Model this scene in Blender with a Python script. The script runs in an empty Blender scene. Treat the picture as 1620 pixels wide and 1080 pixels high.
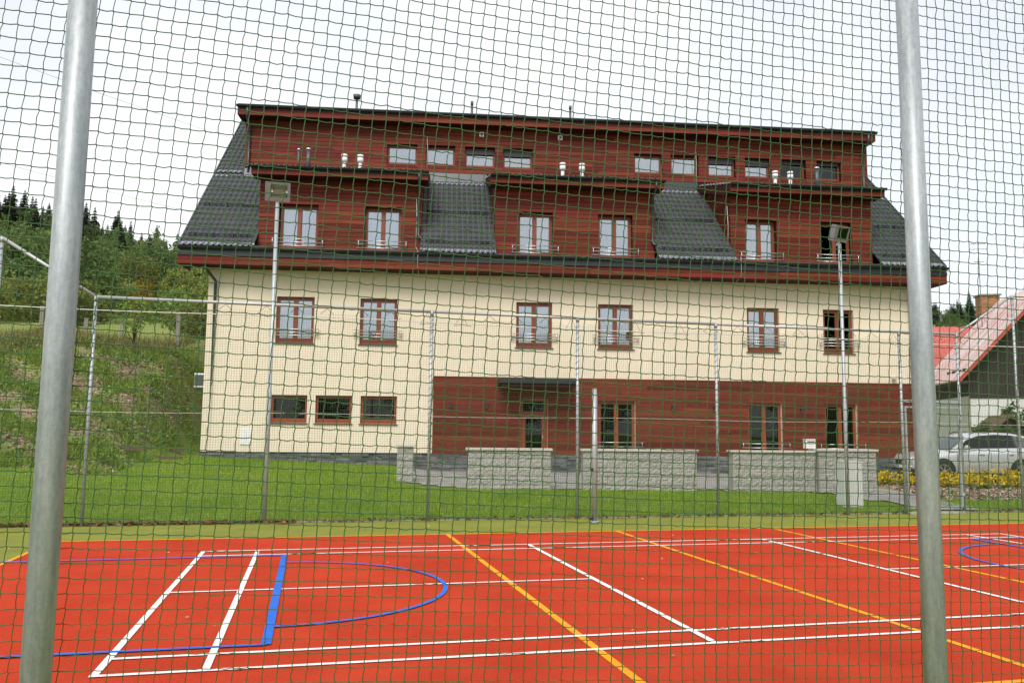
import bpy, math, random
import numpy as np
from mathutils import Vector
random.seed(7); RNG = np.random.default_rng(11)
R = math.radians
SC = bpy.context.scene
COL = SC.collection

# ------------------------------------------------------------------ camera
cd = bpy.data.cameras.new('camera'); cam = bpy.data.objects.new('camera', cd); COL.objects.link(cam)
cd.sensor_width = 36.0; cd.lens = 1309.57 / 1620 * 36
cd.clip_start = 0.05; cd.clip_end = 3000
cam.location = (1.427, -6.412, 1.7125)
yaw, pit, rol = -0.23603, 0.10863, 0.01041
fwd = Vector((-math.sin(yaw) * math.cos(pit), math.cos(yaw) * math.cos(pit), math.sin(pit)))
rgt = Vector((math.cos(yaw), math.sin(yaw), 0)); upv = rgt.cross(fwd)
r2 = math.cos(rol) * rgt + math.sin(rol) * upv; u2 = -math.sin(rol) * rgt + math.cos(rol) * upv
from mathutils import Matrix
cam.rotation_euler = Matrix((r2, u2, -fwd)).transposed().to_euler()
SC.camera = cam

# ------------------------------------------------------------------ sky, sun, exposure
SUN_EL, SUN_AZ = R(48), R(205)          # azimuth clockwise from +Y: the sun stands behind the camera, to its left
world = bpy.data.worlds.new('World'); SC.world = world; world.use_nodes = True
nt = world.node_tree; nt.nodes.clear()
def wn(t, **k):
    n = nt.nodes.new(t)
    for a, v in k.items(): setattr(n, a, v)
    return n
wo = wn('ShaderNodeOutputWorld'); bg = wn('ShaderNodeBackground'); bg.inputs['Strength'].default_value = 0.12
sky = wn('ShaderNodeTexSky', sky_type='NISHITA', sun_disc=False, sun_elevation=SUN_EL, sun_rotation=SUN_AZ)
tc = wn('ShaderNodeTexCoord')
mp = wn('ShaderNodeMapping'); mp.inputs['Scale'].default_value = (1, 1, 2.2)
nz = wn('ShaderNodeTexNoise'); nz.inputs['Scale'].default_value = 2.1; nz.inputs['Detail'].default_value = 7
rp = wn('ShaderNodeValToRGB'); rp.color_ramp.elements[0].position = .36; rp.color_ramp.elements[1].position = .60
rp.color_ramp.elements[0].color = (.70, .70, .70, 1); rp.color_ramp.elements[1].color = (.97, .97, .97, 1)
mx = wn('ShaderNodeMix', data_type='RGBA')
mx.inputs['B'].default_value = (7.4, 7.48, 7.6, 1)
nt.links.new(tc.outputs['Generated'], mp.inputs['Vector']); nt.links.new(mp.outputs['Vector'], nz.inputs['Vector'])
nt.links.new(nz.outputs['Fac'], rp.inputs['Fac']); nt.links.new(rp.outputs['Color'], mx.inputs['Factor'])
nt.links.new(sky.outputs['Color'], mx.inputs['A']); nt.links.new(mx.outputs['Result'], bg.inputs['Color'])
nt.links.new(bg.outputs['Background'], wo.inputs['Surface'])
sd = bpy.data.lights.new('sun', 'SUN'); sd.energy = 2.2; sd.angle = R(30); sd.color = (1, .95, .88)
sun = bpy.data.objects.new('sun', sd); COL.objects.link(sun)
sdir = Vector((math.sin(SUN_AZ) * math.cos(SUN_EL), math.cos(SUN_AZ) * math.cos(SUN_EL), math.sin(SUN_EL)))
sun.rotation_euler = sdir.to_track_quat('Z', 'Y').to_euler(); sun.location = (0, -20, 40)
vs = SC.view_settings
vs.view_transform = 'Standard'; vs.look = 'None'; vs.gamma = 1; vs.use_curve_mapping = False; vs.exposure = 0.40
SC.cycles.max_bounces = 8; SC.cycles.transparent_max_bounces = 16

# ------------------------------------------------------------------ materials
def mat(name, col, rough=.7, metal=0., spec=.5, var=.0, vscale=6., col2=None, bump=0., bscale=40., rnd=0., objrnd=0., stretch=None, detail=5., coords='Object', trans=0.):
    m = bpy.data.materials.new(name); m.use_nodes = True
    t = m.node_tree; b = t.nodes['Principled BSDF']
    b.inputs['Roughness'].default_value = rough; b.inputs['Metallic'].default_value = metal
    b.inputs['Specular IOR Level'].default_value = spec
    c = (*col, 1); b.inputs['Base Color'].default_value = c
    N = lambda s: t.nodes.new('ShaderNode' + s)
    co = N('TexCoord'); vec = co.outputs[coords]
    if stretch:
        mpn = N('Mapping'); mpn.inputs['Scale'].default_value = stretch; t.links.new(vec, mpn.inputs['Vector']); vec = mpn.outputs['Vector']
    out = None
    if var or col2:
        n = N('TexNoise'); n.inputs['Scale'].default_value = vscale; n.inputs['Detail'].default_value = detail; n.inputs['Roughness'].default_value = .65
        t.links.new(vec, n.inputs['Vector'])
        r = N('ValToRGB'); r.color_ramp.elements[0].position = .32; r.color_ramp.elements[1].position = .68
        d = col2 or tuple(min(1, x * (1 + var)) for x in col)
        e = col if col2 else tuple(x * (1 - var) for x in col)
        r.color_ramp.elements[0].color = (*e, 1); r.color_ramp.elements[1].color = (*d, 1)
        t.links.new(n.outputs['Fac'], r.inputs['Fac']); out = r.outputs['Color']
    if rnd or objrnd:
        h = N('HueSaturation')
        if out: t.links.new(out, h.inputs['Color'])
        else: h.inputs['Color'].default_value = c
        src = N('NewGeometry').outputs['Random Per Island'] if rnd else N('ObjectInfo').outputs['Random']
        a = rnd or objrnd
        mr = N('MapRange'); mr.inputs['To Min'].default_value = 1 - a; mr.inputs['To Max'].default_value = 1 + a
        t.links.new(src, mr.inputs['Value']); t.links.new(mr.outputs['Result'], h.inputs['Value'])
        mr2 = N('MapRange'); mr2.inputs['To Min'].default_value = .5 - a * .03; mr2.inputs['To Max'].default_value = .5 + a * .03
        w = N('Math'); w.operation = 'FRACT'; w2 = N('Math'); w2.operation = 'MULTIPLY'; w2.inputs[1].default_value = 7.31
        t.links.new(src, w2.inputs[0]); t.links.new(w2.outputs[0], w.inputs[0]); t.links.new(w.outputs[0], mr2.inputs['Value'])
        t.links.new(mr2.outputs['Result'], h.inputs['Hue']); out = h.outputs['Color']
    if out: t.links.new(out, b.inputs['Base Color'])
    if bump:
        n = N('TexNoise'); n.inputs['Scale'].default_value = bscale; n.inputs['Detail'].default_value = 6
        t.links.new(vec, n.inputs['Vector'])
        k = N('Bump'); k.inputs['Strength'].default_value = bump; k.inputs['Distance'].default_value = .02
        t.links.new(n.outputs['Fac'], k.inputs['Height']); t.links.new(k.outputs['Normal'], b.inputs['Normal'])
    if trans:
        ts = N('BsdfTranslucent'); ms = N('MixShader'); ms.inputs[0].default_value = trans
        if out: t.links.new(out, ts.inputs['Color'])
        else: ts.inputs['Color'].default_value = c
        t.links.new(b.outputs[0], ms.inputs[1]); t.links.new(ts.outputs[0], ms.inputs[2]); t.links.new(ms.outputs[0], t.nodes['Material Output'].inputs['Surface'])
    return m
def glass(name, fac, tint):
    m = bpy.data.materials.new(name); m.use_nodes = True; t = m.node_tree; t.nodes.clear()
    o = t.nodes.new('ShaderNodeOutputMaterial'); a = t.nodes.new('ShaderNodeBsdfTransparent'); g = t.nodes.new('ShaderNodeBsdfGlossy')
    a.inputs['Color'].default_value = (*tint, 1); g.inputs['Roughness'].default_value = .015; g.inputs['Color'].default_value = (.93, .96, 1, 1)
    f = t.nodes.new('ShaderNodeFresnel'); f.inputs['IOR'].default_value = 1.5
    ad = t.nodes.new('ShaderNodeMath'); ad.operation = 'ADD'; ad.inputs[1].default_value = fac; ad.use_clamp = True
    x = t.nodes.new('ShaderNodeMixShader'); t.links.new(f.outputs[0], ad.inputs[0]); t.links.new(ad.outputs[0], x.inputs[0])
    nzz = t.nodes.new('ShaderNodeTexNoise'); nzz.inputs['Scale'].default_value = 1.3; bb = t.nodes.new('ShaderNodeBump'); bb.inputs['Strength'].default_value = .012; bb.inputs['Distance'].default_value = .02
    t.links.new(nzz.outputs['Fac'], bb.inputs['Height']); t.links.new(bb.outputs['Normal'], g.inputs['Normal'])
    t.links.new(a.outputs[0], x.inputs[1]); t.links.new(g.outputs[0], x.inputs[2]); t.links.new(x.outputs[0], o.inputs['Surface'])
    return m
M = dict(
    red=mat('red_turf', (.40, .037, .015), .95, col2=(.51, .055, .023), vscale=.8, bump=1., bscale=48, spec=.06, detail=12),
    green=mat('olive_turf', (.20, .215, .035), .9, var=.14, vscale=1.4, bump=.5, bscale=140, spec=.2),
    white=mat('white_line', (.78, .76, .73), .8, var=.10, vscale=5, spec=.2, bump=.3, bscale=150),
    yellow=mat('yellow_line', (.72, .32, .012), .8, var=.10, vscale=5, spec=.2, bump=.3, bscale=150),
    blue=mat('blue_line', (.022, .135, .55), .8, var=.12, vscale=5, spec=.2, bump=.3, bscale=150),
    cream=mat('cream_render', (.77, .675, .525), .92, var=.035, vscale=1.2, bump=.25, bscale=160, spec=.2),
    board=mat('red_board', (.105, .019, .011), .6, col2=(.180, .033, .017), vscale=3.2, stretch=(.5, 4, 9), rnd=.33, spec=.18, bump=.15, bscale=14),
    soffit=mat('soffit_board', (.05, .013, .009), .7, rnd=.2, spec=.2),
    frame=mat('window_frame', (.20, .042, .017), .45, var=.15, vscale=9, stretch=(1, 1, .3)),
    frame2=mat('door_frame', (.24, .055, .017), .4, var=.15, vscale=9, stretch=(1, 1, .3)),
    roof=mat('roof_metal', (.135, .148, .168), .34, metal=.2, var=.12, vscale=2.5),
    dark=mat('dark_metal', (.035, .040, .045), .35, metal=.4, var=.12, vscale=4),
    apron=mat('grey_flashing', (.085, .09, .098), .45, metal=.4, var=.1, vscale=3),
    pipe=mat('pipe_metal', (.06, .075, .075), .4, metal=.4, var=.15, vscale=5),
    steel=mat('stainless', (.62, .62, .62), .28, metal=.9),
    galv=mat('galvanised', (.30, .345, .37), .50, metal=.45, col2=(.45, .48, .49), vscale=22, stretch=(1, 1, .25), bump=.10, bscale=60, detail=8),
    alu=mat('aluminium', (.40, .41, .42), .45, metal=.4, var=.06, vscale=10),
    net=mat('green_net', (.034, .095, .020), .6, var=.25, vscale=14),
    net2=mat('dark_net', (.05, .085, .035), .7),
    cable=mat('cable', (.62, .62, .60), .5),
    whiteb=mat('white_plastic', (.78, .78, .77), .4, var=.03, vscale=8),
    pane=glass('pane', .27, (.72, .78, .80)), pane2=glass('dark_pane', .0, (.30, .36, .36)), carglass=glass('car_glass', 0., (.12, .14, .14)),
    curtain=mat('curtain', (.78, .80, .82), .9, trans=.3),
    inside=mat('interior', (.035, .034, .032), .9),
    stone=mat('split_stone', (.27, .262, .24), .95, col2=(.44, .43, .39), vscale=26, bump=1., bscale=34, rnd=.10, objrnd=0, spec=.2),
    cap=mat('cap_stone', (.55, .52, .47), .85, var=.1, vscale=9, bump=.2),
    plinth=mat('plinth_stone', (.105, .108, .115), .85, col2=(.17, .17, .175), vscale=5, bump=.6, bscale=30, rnd=.35, spec=.25),
    pale=mat('pale_concrete', (.60, .61, .60), .85, var=.06, vscale=4, bump=.15),
    paving=mat('paving', (.28, .27, .255), .9, var=.14, vscale=2, bump=.3, rnd=.08, spec=.2),
    kerb=mat('kerb', (.33, .32, .29), .9, var=.18, vscale=7, bump=.3),
    bark=mat('bark', (.09, .065, .045), .95, var=.25, vscale=8, bump=.6),
    leafA=mat('leaf_olive', (.17, .20, .045), .7, objrnd=.30, trans=.22, spec=.2),
    leafB=mat('leaf_green', (.10, .155, .045), .7, objrnd=.30, trans=.22, spec=.2),
    leafC=mat('leaf_autumn', (.26, .15, .025), .7, objrnd=.25, trans=.22, spec=.2),
    conif=mat('needles', (.026, .044, .024), .8, objrnd=.25, spec=.2),
    gold=mat('golden_leaf', (.55, .42, .025), .6, rnd=.30, trans=.2, spec=.2),
    grass=mat('grass_blade', (.16, .30, .027), .6, col2=(.32, .42, .05), vscale=.7, rnd=.38, trans=.3, spec=.2),
    weed=mat('weed_blade', (.19, .28, .045), .7, rnd=.45, trans=.2, spec=.2),
    dry=mat('dry_grass', (.22, .20, .075), .8, rnd=.35, trans=.2, spec=.2),
    leaf=mat('fallen_leaf', (.20, .075, .035), .8, rnd=.45, spec=.2),
    chip=mat('bark_chip', (.34, .25, .20), .9, rnd=.55, spec=.2),
    timber=mat('weathered_timber', (.13, .085, .055), .85, var=.25, vscale=7, stretch=(.3, 3, 3)),
    silver=mat('car_silver', (.62, .63, .64), .24, metal=.5, var=.02, vscale=3),
    black=mat('black_plastic', (.02, .02, .021), .5), tyre=mat('tyre', (.018, .018, .018), .85), rim=mat('rim', (.5, .5, .51), .3, metal=.85),
    lampg=mat('headlamp', (.75, .77, .78), .1, spec=.9),
    redroof=mat('red_roof_sheet', (.46, .16, .13), .25, col2=(.74, .66, .64), vscale=1.1, stretch=(.3, 3.2, .3), spec=1.),  # pale streaks in the colour stand in for sky glare on glossy red sheet
    darkwood=mat('dark_gable_board', (.030, .022, .018), .7, rnd=.25),
    hwhite=mat('house_white', (.70, .70, .68), .9, var=.05, vscale=2),
    brick=mat('chimney_brick', (.34, .17, .085), .9, rnd=.25, var=.15, vscale=20),
    orange=mat('orange_frame', (.42, .13, .03), .5), flower=mat('flower', (.45, .05, .05), .7, rnd=.4),
    greyb=mat('grey_housing', (.17, .17, .175), .5, var=.05, vscale=8),
    conc=mat('old_concrete', (.24, .225, .20), .9, var=.2, vscale=8),
)
# terrain: attribute 'cover' 0 lawn, 1 planted bank, 2 meadow, 3 dry scrub
def terrain_mat():
    m = bpy.data.materials.new('terrain'); m.use_nodes = True; t = m.node_tree; b = t.nodes['Principled BSDF']
    b.inputs['Roughness'].default_value = .95; b.inputs['Specular IOR Level'].default_value = .15
    N = lambda s: t.nodes.new('ShaderNode' + s)
    co = N('TexCoord'); at = N('Attribute'); at.attribute_name = 'cover'
    def ramp(sc, c1, c2, lo=.35, hi=.65):
        n = N('TexNoise'); n.inputs['Scale'].default_value = sc; n.inputs['Detail'].default_value = 9; n.inputs['Roughness'].default_value = .7
        t.links.new(co.outputs['Object'], n.inputs['Vector'])
        r = N('ValToRGB'); r.color_ramp.elements[0].position = lo; r.color_ramp.elements[1].position = hi
        r.color_ramp.elements[0].color = (*c1, 1); r.color_ramp.elements[1].color = (*c2, 1)
        t.links.new(n.outputs['Fac'], r.inputs['Fac']); return r.outputs['Color']
    def mixby(a, c, lo):
        k = N('Math'); k.operation = 'SUBTRACT'; k.inputs[1].default_value = lo; k.use_clamp = True; t.links.new(at.outputs['Fac'], k.inputs[0])
        x = N('Mix'); x.data_type = 'RGBA'; t.links.new(k.outputs[0], x.inputs['Factor']); t.links.new(a, x.inputs['A']); t.links.new(c, x.inputs['B']); return x.outputs['Result']
    c = ramp(3, (.085, .150, .018), (.145, .215, .030))
    c = mixby(c, ramp(1.1, (.25, .18, .125), (.13, .20, .04), .45, .56), 0)
    c = mixby(c, ramp(.16, (.16, .23, .042), (.22, .23, .07)), 1)
    c = mixby(c, ramp(.7, (.17, .14, .065), (.11, .14, .040)), 2)
    t.links.new(c, b.inputs['Base Color'])
    n = N('TexNoise'); n.inputs['Scale'].default_value = 9; n.inputs['Detail'].default_value = 8; t.links.new(co.outputs['Object'], n.inputs['Vector'])
    k = N('Bump'); k.inputs['Strength'].default_value = .8; k.inputs['Distance'].default_value = .08
    t.links.new(n.outputs['Fac'], k.inputs['Height']); t.links.new(k.outputs['Normal'], b.inputs['Normal'])
    return m
M['terrain'] = terrain_mat()
M['clear'] = glass('clear_glass', 0., (.95, .96, .96))
M['reflector'] = mat('reflector_metal', (.85, .85, .85), .22, metal=.95)
M['herb'] = mat('herb_leaf', (.15, .23, .045), .7, rnd=.4, trans=.2, spec=.2)
def galv_mat():
    m = mat('galvanised_tube', (.40, .43, .45), .46, metal=.35); t = m.node_tree; b = t.nodes['Principled BSDF']; N = lambda q: t.nodes.new('ShaderNode' + q)
    co = N('TexCoord')
    def noise(sc, st, det):
        mpn = N('Mapping'); mpn.inputs['Scale'].default_value = st; t.links.new(co.outputs['Object'], mpn.inputs['Vector'])
        n = N('TexNoise'); n.inputs['Scale'].default_value = sc; n.inputs['Detail'].default_value = det; n.inputs['Roughness'].default_value = .7; t.links.new(mpn.outputs['Vector'], n.inputs['Vector']); return n.outputs['Fac']
    streak = noise(26, (1, 1, .07), 5); blot = noise(70, (1, 1, .5), 6); big = noise(6, (1, 1, .3), 3)
    v = N('TexVoronoi'); v.inputs['Scale'].default_value = 130; t.links.new(co.outputs['Object'], v.inputs['Vector'])
    def ramp(src, lo, hi, c1, c2):
        r = N('ValToRGB'); r.color_ramp.elements[0].position = lo; r.color_ramp.elements[1].position = hi; r.color_ramp.elements[0].color = (*c1, 1); r.color_ramp.elements[1].color = (*c2, 1); t.links.new(src, r.inputs['Fac']); return r.outputs['Color']
    def mul(a, c, f):
        x = N('Mix'); x.data_type = 'RGBA'; x.blend_type = 'MULTIPLY'; x.inputs['Factor'].default_value = f; t.links.new(a, x.inputs['A']); t.links.new(c, x.inputs['B']); return x.outputs['Result']
    c = ramp(streak, .35, .68, (.36, .40, .43), (.57, .59, .60))
    c = mul(c, ramp(blot, .36, .60, (.62, .64, .66), (1, 1, 1)), .5); c = mul(c, ramp(big, .35, .65, (.78, .80, .82), (1, 1, 1)), .8)
    c = mul(c, ramp(v.outputs['Color'], 0, 1, (.82, .82, .82), (1, 1, 1)), .6)
    t.links.new(c, b.inputs['Base Color'])
    r = N('MapRange'); r.inputs['To Min'].default_value = .32; r.inputs['To Max'].default_value = .62; t.links.new(blot, r.inputs['Value']); t.links.new(r.outputs['Result'], b.inputs['Roughness'])
    k = N('Bump'); k.inputs['Strength'].default_value = .25; k.inputs['Distance'].default_value = .002; t.links.new(blot, k.inputs['Height']); t.links.new(k.outputs['Normal'], b.inputs['Normal'])
    return m
M['tube'] = galv_mat()

# ------------------------------------------------------------------ helpers
def tag(o, label=None, cat=None, group=None, kind=None):
    if label: o['label'] = label
    if cat: o['category'] = cat
    if group: o['group'] = group
    if kind: o['kind'] = kind
    return o
def link(name, me, parent=None):
    o = bpy.data.objects.new(name, me); COL.objects.link(o); o.parent = parent; return o
def empty(name, loc, rz=0., label=None, cat=None, group=None):
    o = bpy.data.objects.new(name, None); COL.objects.link(o); o.location = loc; o.rotation_euler = (0, 0, rz); o.empty_display_size = .2
    return tag(o, label, cat, group)
def arr_mesh(name, V, F, m, parent=None, smooth=False, kind=None):
    """V (n,3), F (k,3|4) arrays: one mesh object"""
    V = np.asarray(V, np.float32).reshape(-1, 3); F = np.asarray(F, np.int32); k = F.shape[1]
    me = bpy.data.meshes.new(name); me.vertices.add(len(V)); me.vertices.foreach_set('co', V.ravel())
    me.loops.add(F.size); me.loops.foreach_set('vertex_index', F.ravel())
    me.polygons.add(len(F)); me.polygons.foreach_set('loop_start', np.arange(0, F.size, k, dtype=np.int32)); me.polygons.foreach_set('loop_total', np.full(len(F), k, np.int32))
    if smooth: me.polygons.foreach_set('use_smooth', np.ones(len(F), bool))
    me.update(); me.validate(); me.materials.append(m if not isinstance(m, str) else M[m])
    o = link(name, me, parent)
    if kind: o['kind'] = kind
    return o
class MB:
    def __init__(s): s.v = []; s.f = []; s.sm = []
    def face(s, pts, smooth=False):
        b = len(s.v); s.v += [tuple(p) for p in pts]; s.f.append(tuple(range(b, b + len(pts)))); s.sm.append(smooth); return s
    def box(s, x0, x1, y0, y1, z0, z1, skip=''):
        b = len(s.v); s.v += [(x0, y0, z0), (x1, y0, z0), (x1, y1, z0), (x0, y1, z0), (x0, y0, z1), (x1, y0, z1), (x1, y1, z1), (x0, y1, z1)]
        for k, q in (('b', (3, 2, 1, 0)), ('t', (4, 5, 6, 7)), ('f', (0, 1, 5, 4)), ('r', (1, 2, 6, 5)), ('k', (2, 3, 7, 6)), ('l', (3, 0, 4, 7))):
            if k not in skip: s.f.append(tuple(b + i for i in q)); s.sm.append(False)
        return s
    def prism(s, poly, axis, a0, a1):
        """poly of 2D points extruded along axis ('x': points are (y,z); 'y': (x,z); 'z': (x,y))"""
        def P(p, a): return {'x': (a, p[0], p[1]), 'y': (p[0], a, p[1]), 'z': (p[0], p[1], a)}[axis]
        n = len(poly); b = len(s.v); s.v += [P(p, a0) for p in poly] + [P(p, a1) for p in poly]
        s.f += [tuple(b + i for i in range(n)), tuple(b + n + i for i in reversed(range(n)))]; s.sm += [False, False]
        for i in range(n):
            j = (i + 1) % n; s.f.append((b + i, b + n + i, b + n + j, b + j)); s.sm.append(False)
        return s
    def tube(s, pts, r, n=8, caps=True):
        pts = [Vector(p) for p in pts]; rings = []
        rr = r if isinstance(r, (list, tuple)) else [r] * len(pts)
        ref = None
        for i, p in enumerate(pts):
            d = (pts[min(i + 1, len(pts) - 1)] - pts[max(i - 1, 0)]).normalized()
            if ref is None: ref = Vector((0, 0, 1)) if abs(d.z) < .9 else Vector((1, 0, 0))
            a = d.cross(ref).normalized(); c = d.cross(a).normalized(); ref = a.cross(d) if False else ref
            b = len(s.v); s.v += [tuple(p + rr[i] * (a * math.cos(2 * math.pi * k / n) + c * math.sin(2 * math.pi * k / n))) for k in range(n)]; rings.append(b)
        for i in range(len(rings) - 1):
            for k in range(n):
                s.f.append((rings[i] + k, rings[i] + (k + 1) % n, rings[i + 1] + (k + 1) % n, rings[i + 1] + k)); s.sm.append(True)
        if caps:
            s.f.append(tuple(rings[0] + k for k in reversed(range(n)))); s.sm.append(False); s.f.append(tuple(rings[-1] + k for k in range(n))); s.sm.append(False)
        return s
    def build(s, name, m, parent=None, kind=None):
        me = bpy.data.meshes.new(name); me.from_pydata(s.v, [], s.f); me.polygons.foreach_set('use_smooth', s.sm); me.update()
        import bmesh
        bm = bmesh.new(); bm.from_mesh(me); bmesh.ops.recalc_face_normals(bm, faces=bm.faces); bm.to_mesh(me); bm.free()
        me.materials.append(M[m] if isinstance(m, str) else m)
        o = link(name, me, parent)
        if kind: o['kind'] = kind
        return o
def copy_tree(o, parent=None):
    c = o.copy(); COL.objects.link(c); c.parent = parent
    for ch in o.children: copy_tree(ch, c)
    return c
def sstep(a, b, x): t = np.clip((x - a) / (b - a), 0, 1); return t * t * (3 - 2 * t)

# building frame: local x along the facade, y into the house
BA = R(-8.5); P0 = np.array([7.9, 20.4]); BD = np.array([math.cos(BA), math.sin(BA)]); BN = np.array([-BD[1], BD[0]])
def b2w(s, w): return P0 + s * BD + w * BN
def w2b(x, y):
    dx, dy = x - P0[0], y - P0[1]; return dx * BD[0] + dy * BD[1], dx * BN[0] + dy * BN[1]
# ------------------------------------------------------------------ ground heights
FY = 9.75
HY = [9.75, 14, 17.5, 21.5, 26.5, 29.5, 36, 60, 105, 160, 215, 300, 900]
HZ = [0, .32, .85, 2.15, 4.25, 4.95, 5.7, 9.0, 15.2, 31, 51, 56, 60]
RY = [9.75, 60, 110, 250, 330, 900]; RZ = [0, .8, 5, 43, 50, 52]
def height(x, y):
    x = np.asarray(x, float); y = np.asarray(y, float)
    s, w = w2b(x, y)
    zb = np.interp(s, [-10, -3.7, -2.6, 14, 18], [.84, .56, .40, .36, .26])
    yf = P0[1] + (x - P0[0]) * BD[1] / BD[0]
    t = np.clip((y - FY) / np.maximum(yf - FY, 3), 0, 1)
    p = np.interp(s, [-7, -2.5, 9, 13], [.95, .36, .42, .8])
    zf = zb * np.power(t, p)
    zr = np.interp(y, RY, RZ)
    zr = np.where(s > 16, zf + (zr * sstep(30, 70, y)), zf)
    zh = np.interp(y, HY, HZ) + .18 * np.sin(x * .9 + y * .5) * sstep(19, 30, y) + .12 * np.sin(x * 1.7 - y * 1.3) * sstep(18, 24, y)
    zh = np.where(y > 105, 15.2 + (zh - 15.2) * np.interp(x, [-75, -27], [1.0, .66]), zh)
    left = 1 - sstep(-12.4, -10.7, s)
    back = sstep(40, 60, y) * (1 - sstep(10, 60, x - (y - 40) * .4))
    m = np.maximum(left, back)
    z = zf * (1 - m) + zh * m
    z = np.where((s > 16) & (m < .01), zr, z)
    z = z + np.where((y > 70) & (s > 16), 0, 0)
    return np.where(y <= FY, -.03, z)
def H(x, y): return float(height(x, y))
def grow(a, b, st, f=1.12):
    out = [a]
    while abs(out[-1]) < abs(b): st *= f; out.append(out[-1] + math.copysign(st, b))
    return out
xs = np.array(sorted(grow(-26, -700, .6)[1:] + list(np.arange(-26, 40, .5)) + grow(40, 800, .6)))
ys = np.array(sorted(grow(-12, -500, 1.5)[1:] + list(np.arange(-12, 9.5, 2)) + [9.74, 9.76] + list(np.arange(10, 46, .5)) + grow(46, 1500, .6, 1.07)))
X, Y = np.meshgrid(xs, ys); Z = height(X, Y)
nx, ny = len(xs), len(ys)
idx = np.arange(nx * ny).reshape(ny, nx)
F = np.stack([idx[:-1, :-1], idx[:-1, 1:], idx[1:, 1:], idx[1:, :-1]], -1).reshape(-1, 4)
ground = tag(arr_mesh('ground', np.stack([X, Y, Z], -1), F, 'terrain', smooth=True), kind='structure')
S_, W_ = w2b(X, Y)
left = 1 - sstep(-12.4, -10.7, S_)
cov = left * np.interp(Y + 1.1 * np.sin(X * 1.3) + .6 * np.sin(X * 3.1 + 1), [16.0, 17.6, 26, 28, 29, 33, 36], [0, 1, 1, 3, 3, 3, 2])
cov = np.where(Y > 36, 2, cov); cov = np.where(Y > 105, 3, cov)
cov = np.where((S_ > 9.5) & (Y > 11.1) & (Y < 17) & (X > 15.4), sstep(11.0, 12.2, Y + .3 * np.sin(X * 2)), cov)
a = ground.data.attributes.new('cover', 'FLOAT', 'POINT'); a.data.foreach_set('value', cov.astype(np.float32).ravel())

# ------------------------------------------------------------------ sports court
def sheet(name, x0, x1, y0, y1, z, m, parent=None): return MB().face([(x0, y0, z), (x1, y0, z), (x1, y1, z), (x0, y1, z)]).build(name, m, parent)
surround = tag(sheet('court_surround', -6.5, 19.9, -12, 9.72, 0, 'green'), kind='structure')
court = tag(sheet('court', -2.3, 15.7, -1.45, 7.55, .004, 'red'), kind='structure')
def line(name, p, q, w, z, m, ext=0):
    p, q = Vector(p), Vector(q); d = (q - p).normalized(); n = Vector((-d.y, d.x)) * w / 2; p = p - d * ext; q = q + d * ext
    MB().face([(*(p - n), z), (*(q - n), z), (*(q + n), z), (*(p + n), z)]).build(name, m, court)
LW = .05
for x0, x1, y in ((-2.3, 15.7, 7.52), (-2.3, 15.7, -1.37)): line('yellow_line', (x0, y), (x1, y), .06, .008, 'yellow')
for x in (-2.27, 15.67): line('yellow_line', (x, -1.45), (x, 7.55), .06, .0082, 'yellow')
for x in (3.7, 6.7, 9.7): line('yellow_line', (x, -1.4), (x, 7.5), .07, .0084, 'yellow')
for y in (.02, .46, 5.64, 6.08): line('white_line', (0, y), (13.4, y), .05, .012, 'white')
for x, w in ((.03, .055), (.76, .055), (4.72, .06), (8.68, .06), (12.64, .06), (13.37, .06)): line('white_line', (x, 0), (x, 6.1), w, .0122, 'white')
line('white_line', (0, 3.05), (4.72, 3.05), .045, .0124, 'white'); line('white_line', (8.68, 3.05), (13.4, 3.05), .045, .0124, 'white')
def key(xf, sgn):
    line('blue_line', (xf, .66), (xf, 5.5), .078, .016, 'blue')
    for y in (.66, 5.5): line('blue_line', (xf, y), (xf - sgn * 5.8, y), .05, .0162, 'blue')
    mb = MB(); n = 48
    for i in range(n):
        a0 = -math.pi / 2 + math.pi * i / n; a1 = -math.pi / 2 + math.pi * (i + 1) / n
        q = lambda a, r: (xf + sgn * r * math.cos(a), 3.08 + r * math.sin(a) * 1.0, .0164)
        mb.face([q(a0, 1.78), q(a0, 1.83), q(a1, 1.83), q(a1, 1.78)])
    mb.build('blue_arc', 'blue', court)
key(1.14, 1); key(12.26, -1)
kb = tag(MB().box(-6.5, 19.9, 9.72, 9.80, -.05, .022).build('kerb', 'kerb'), kind='structure')

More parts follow.
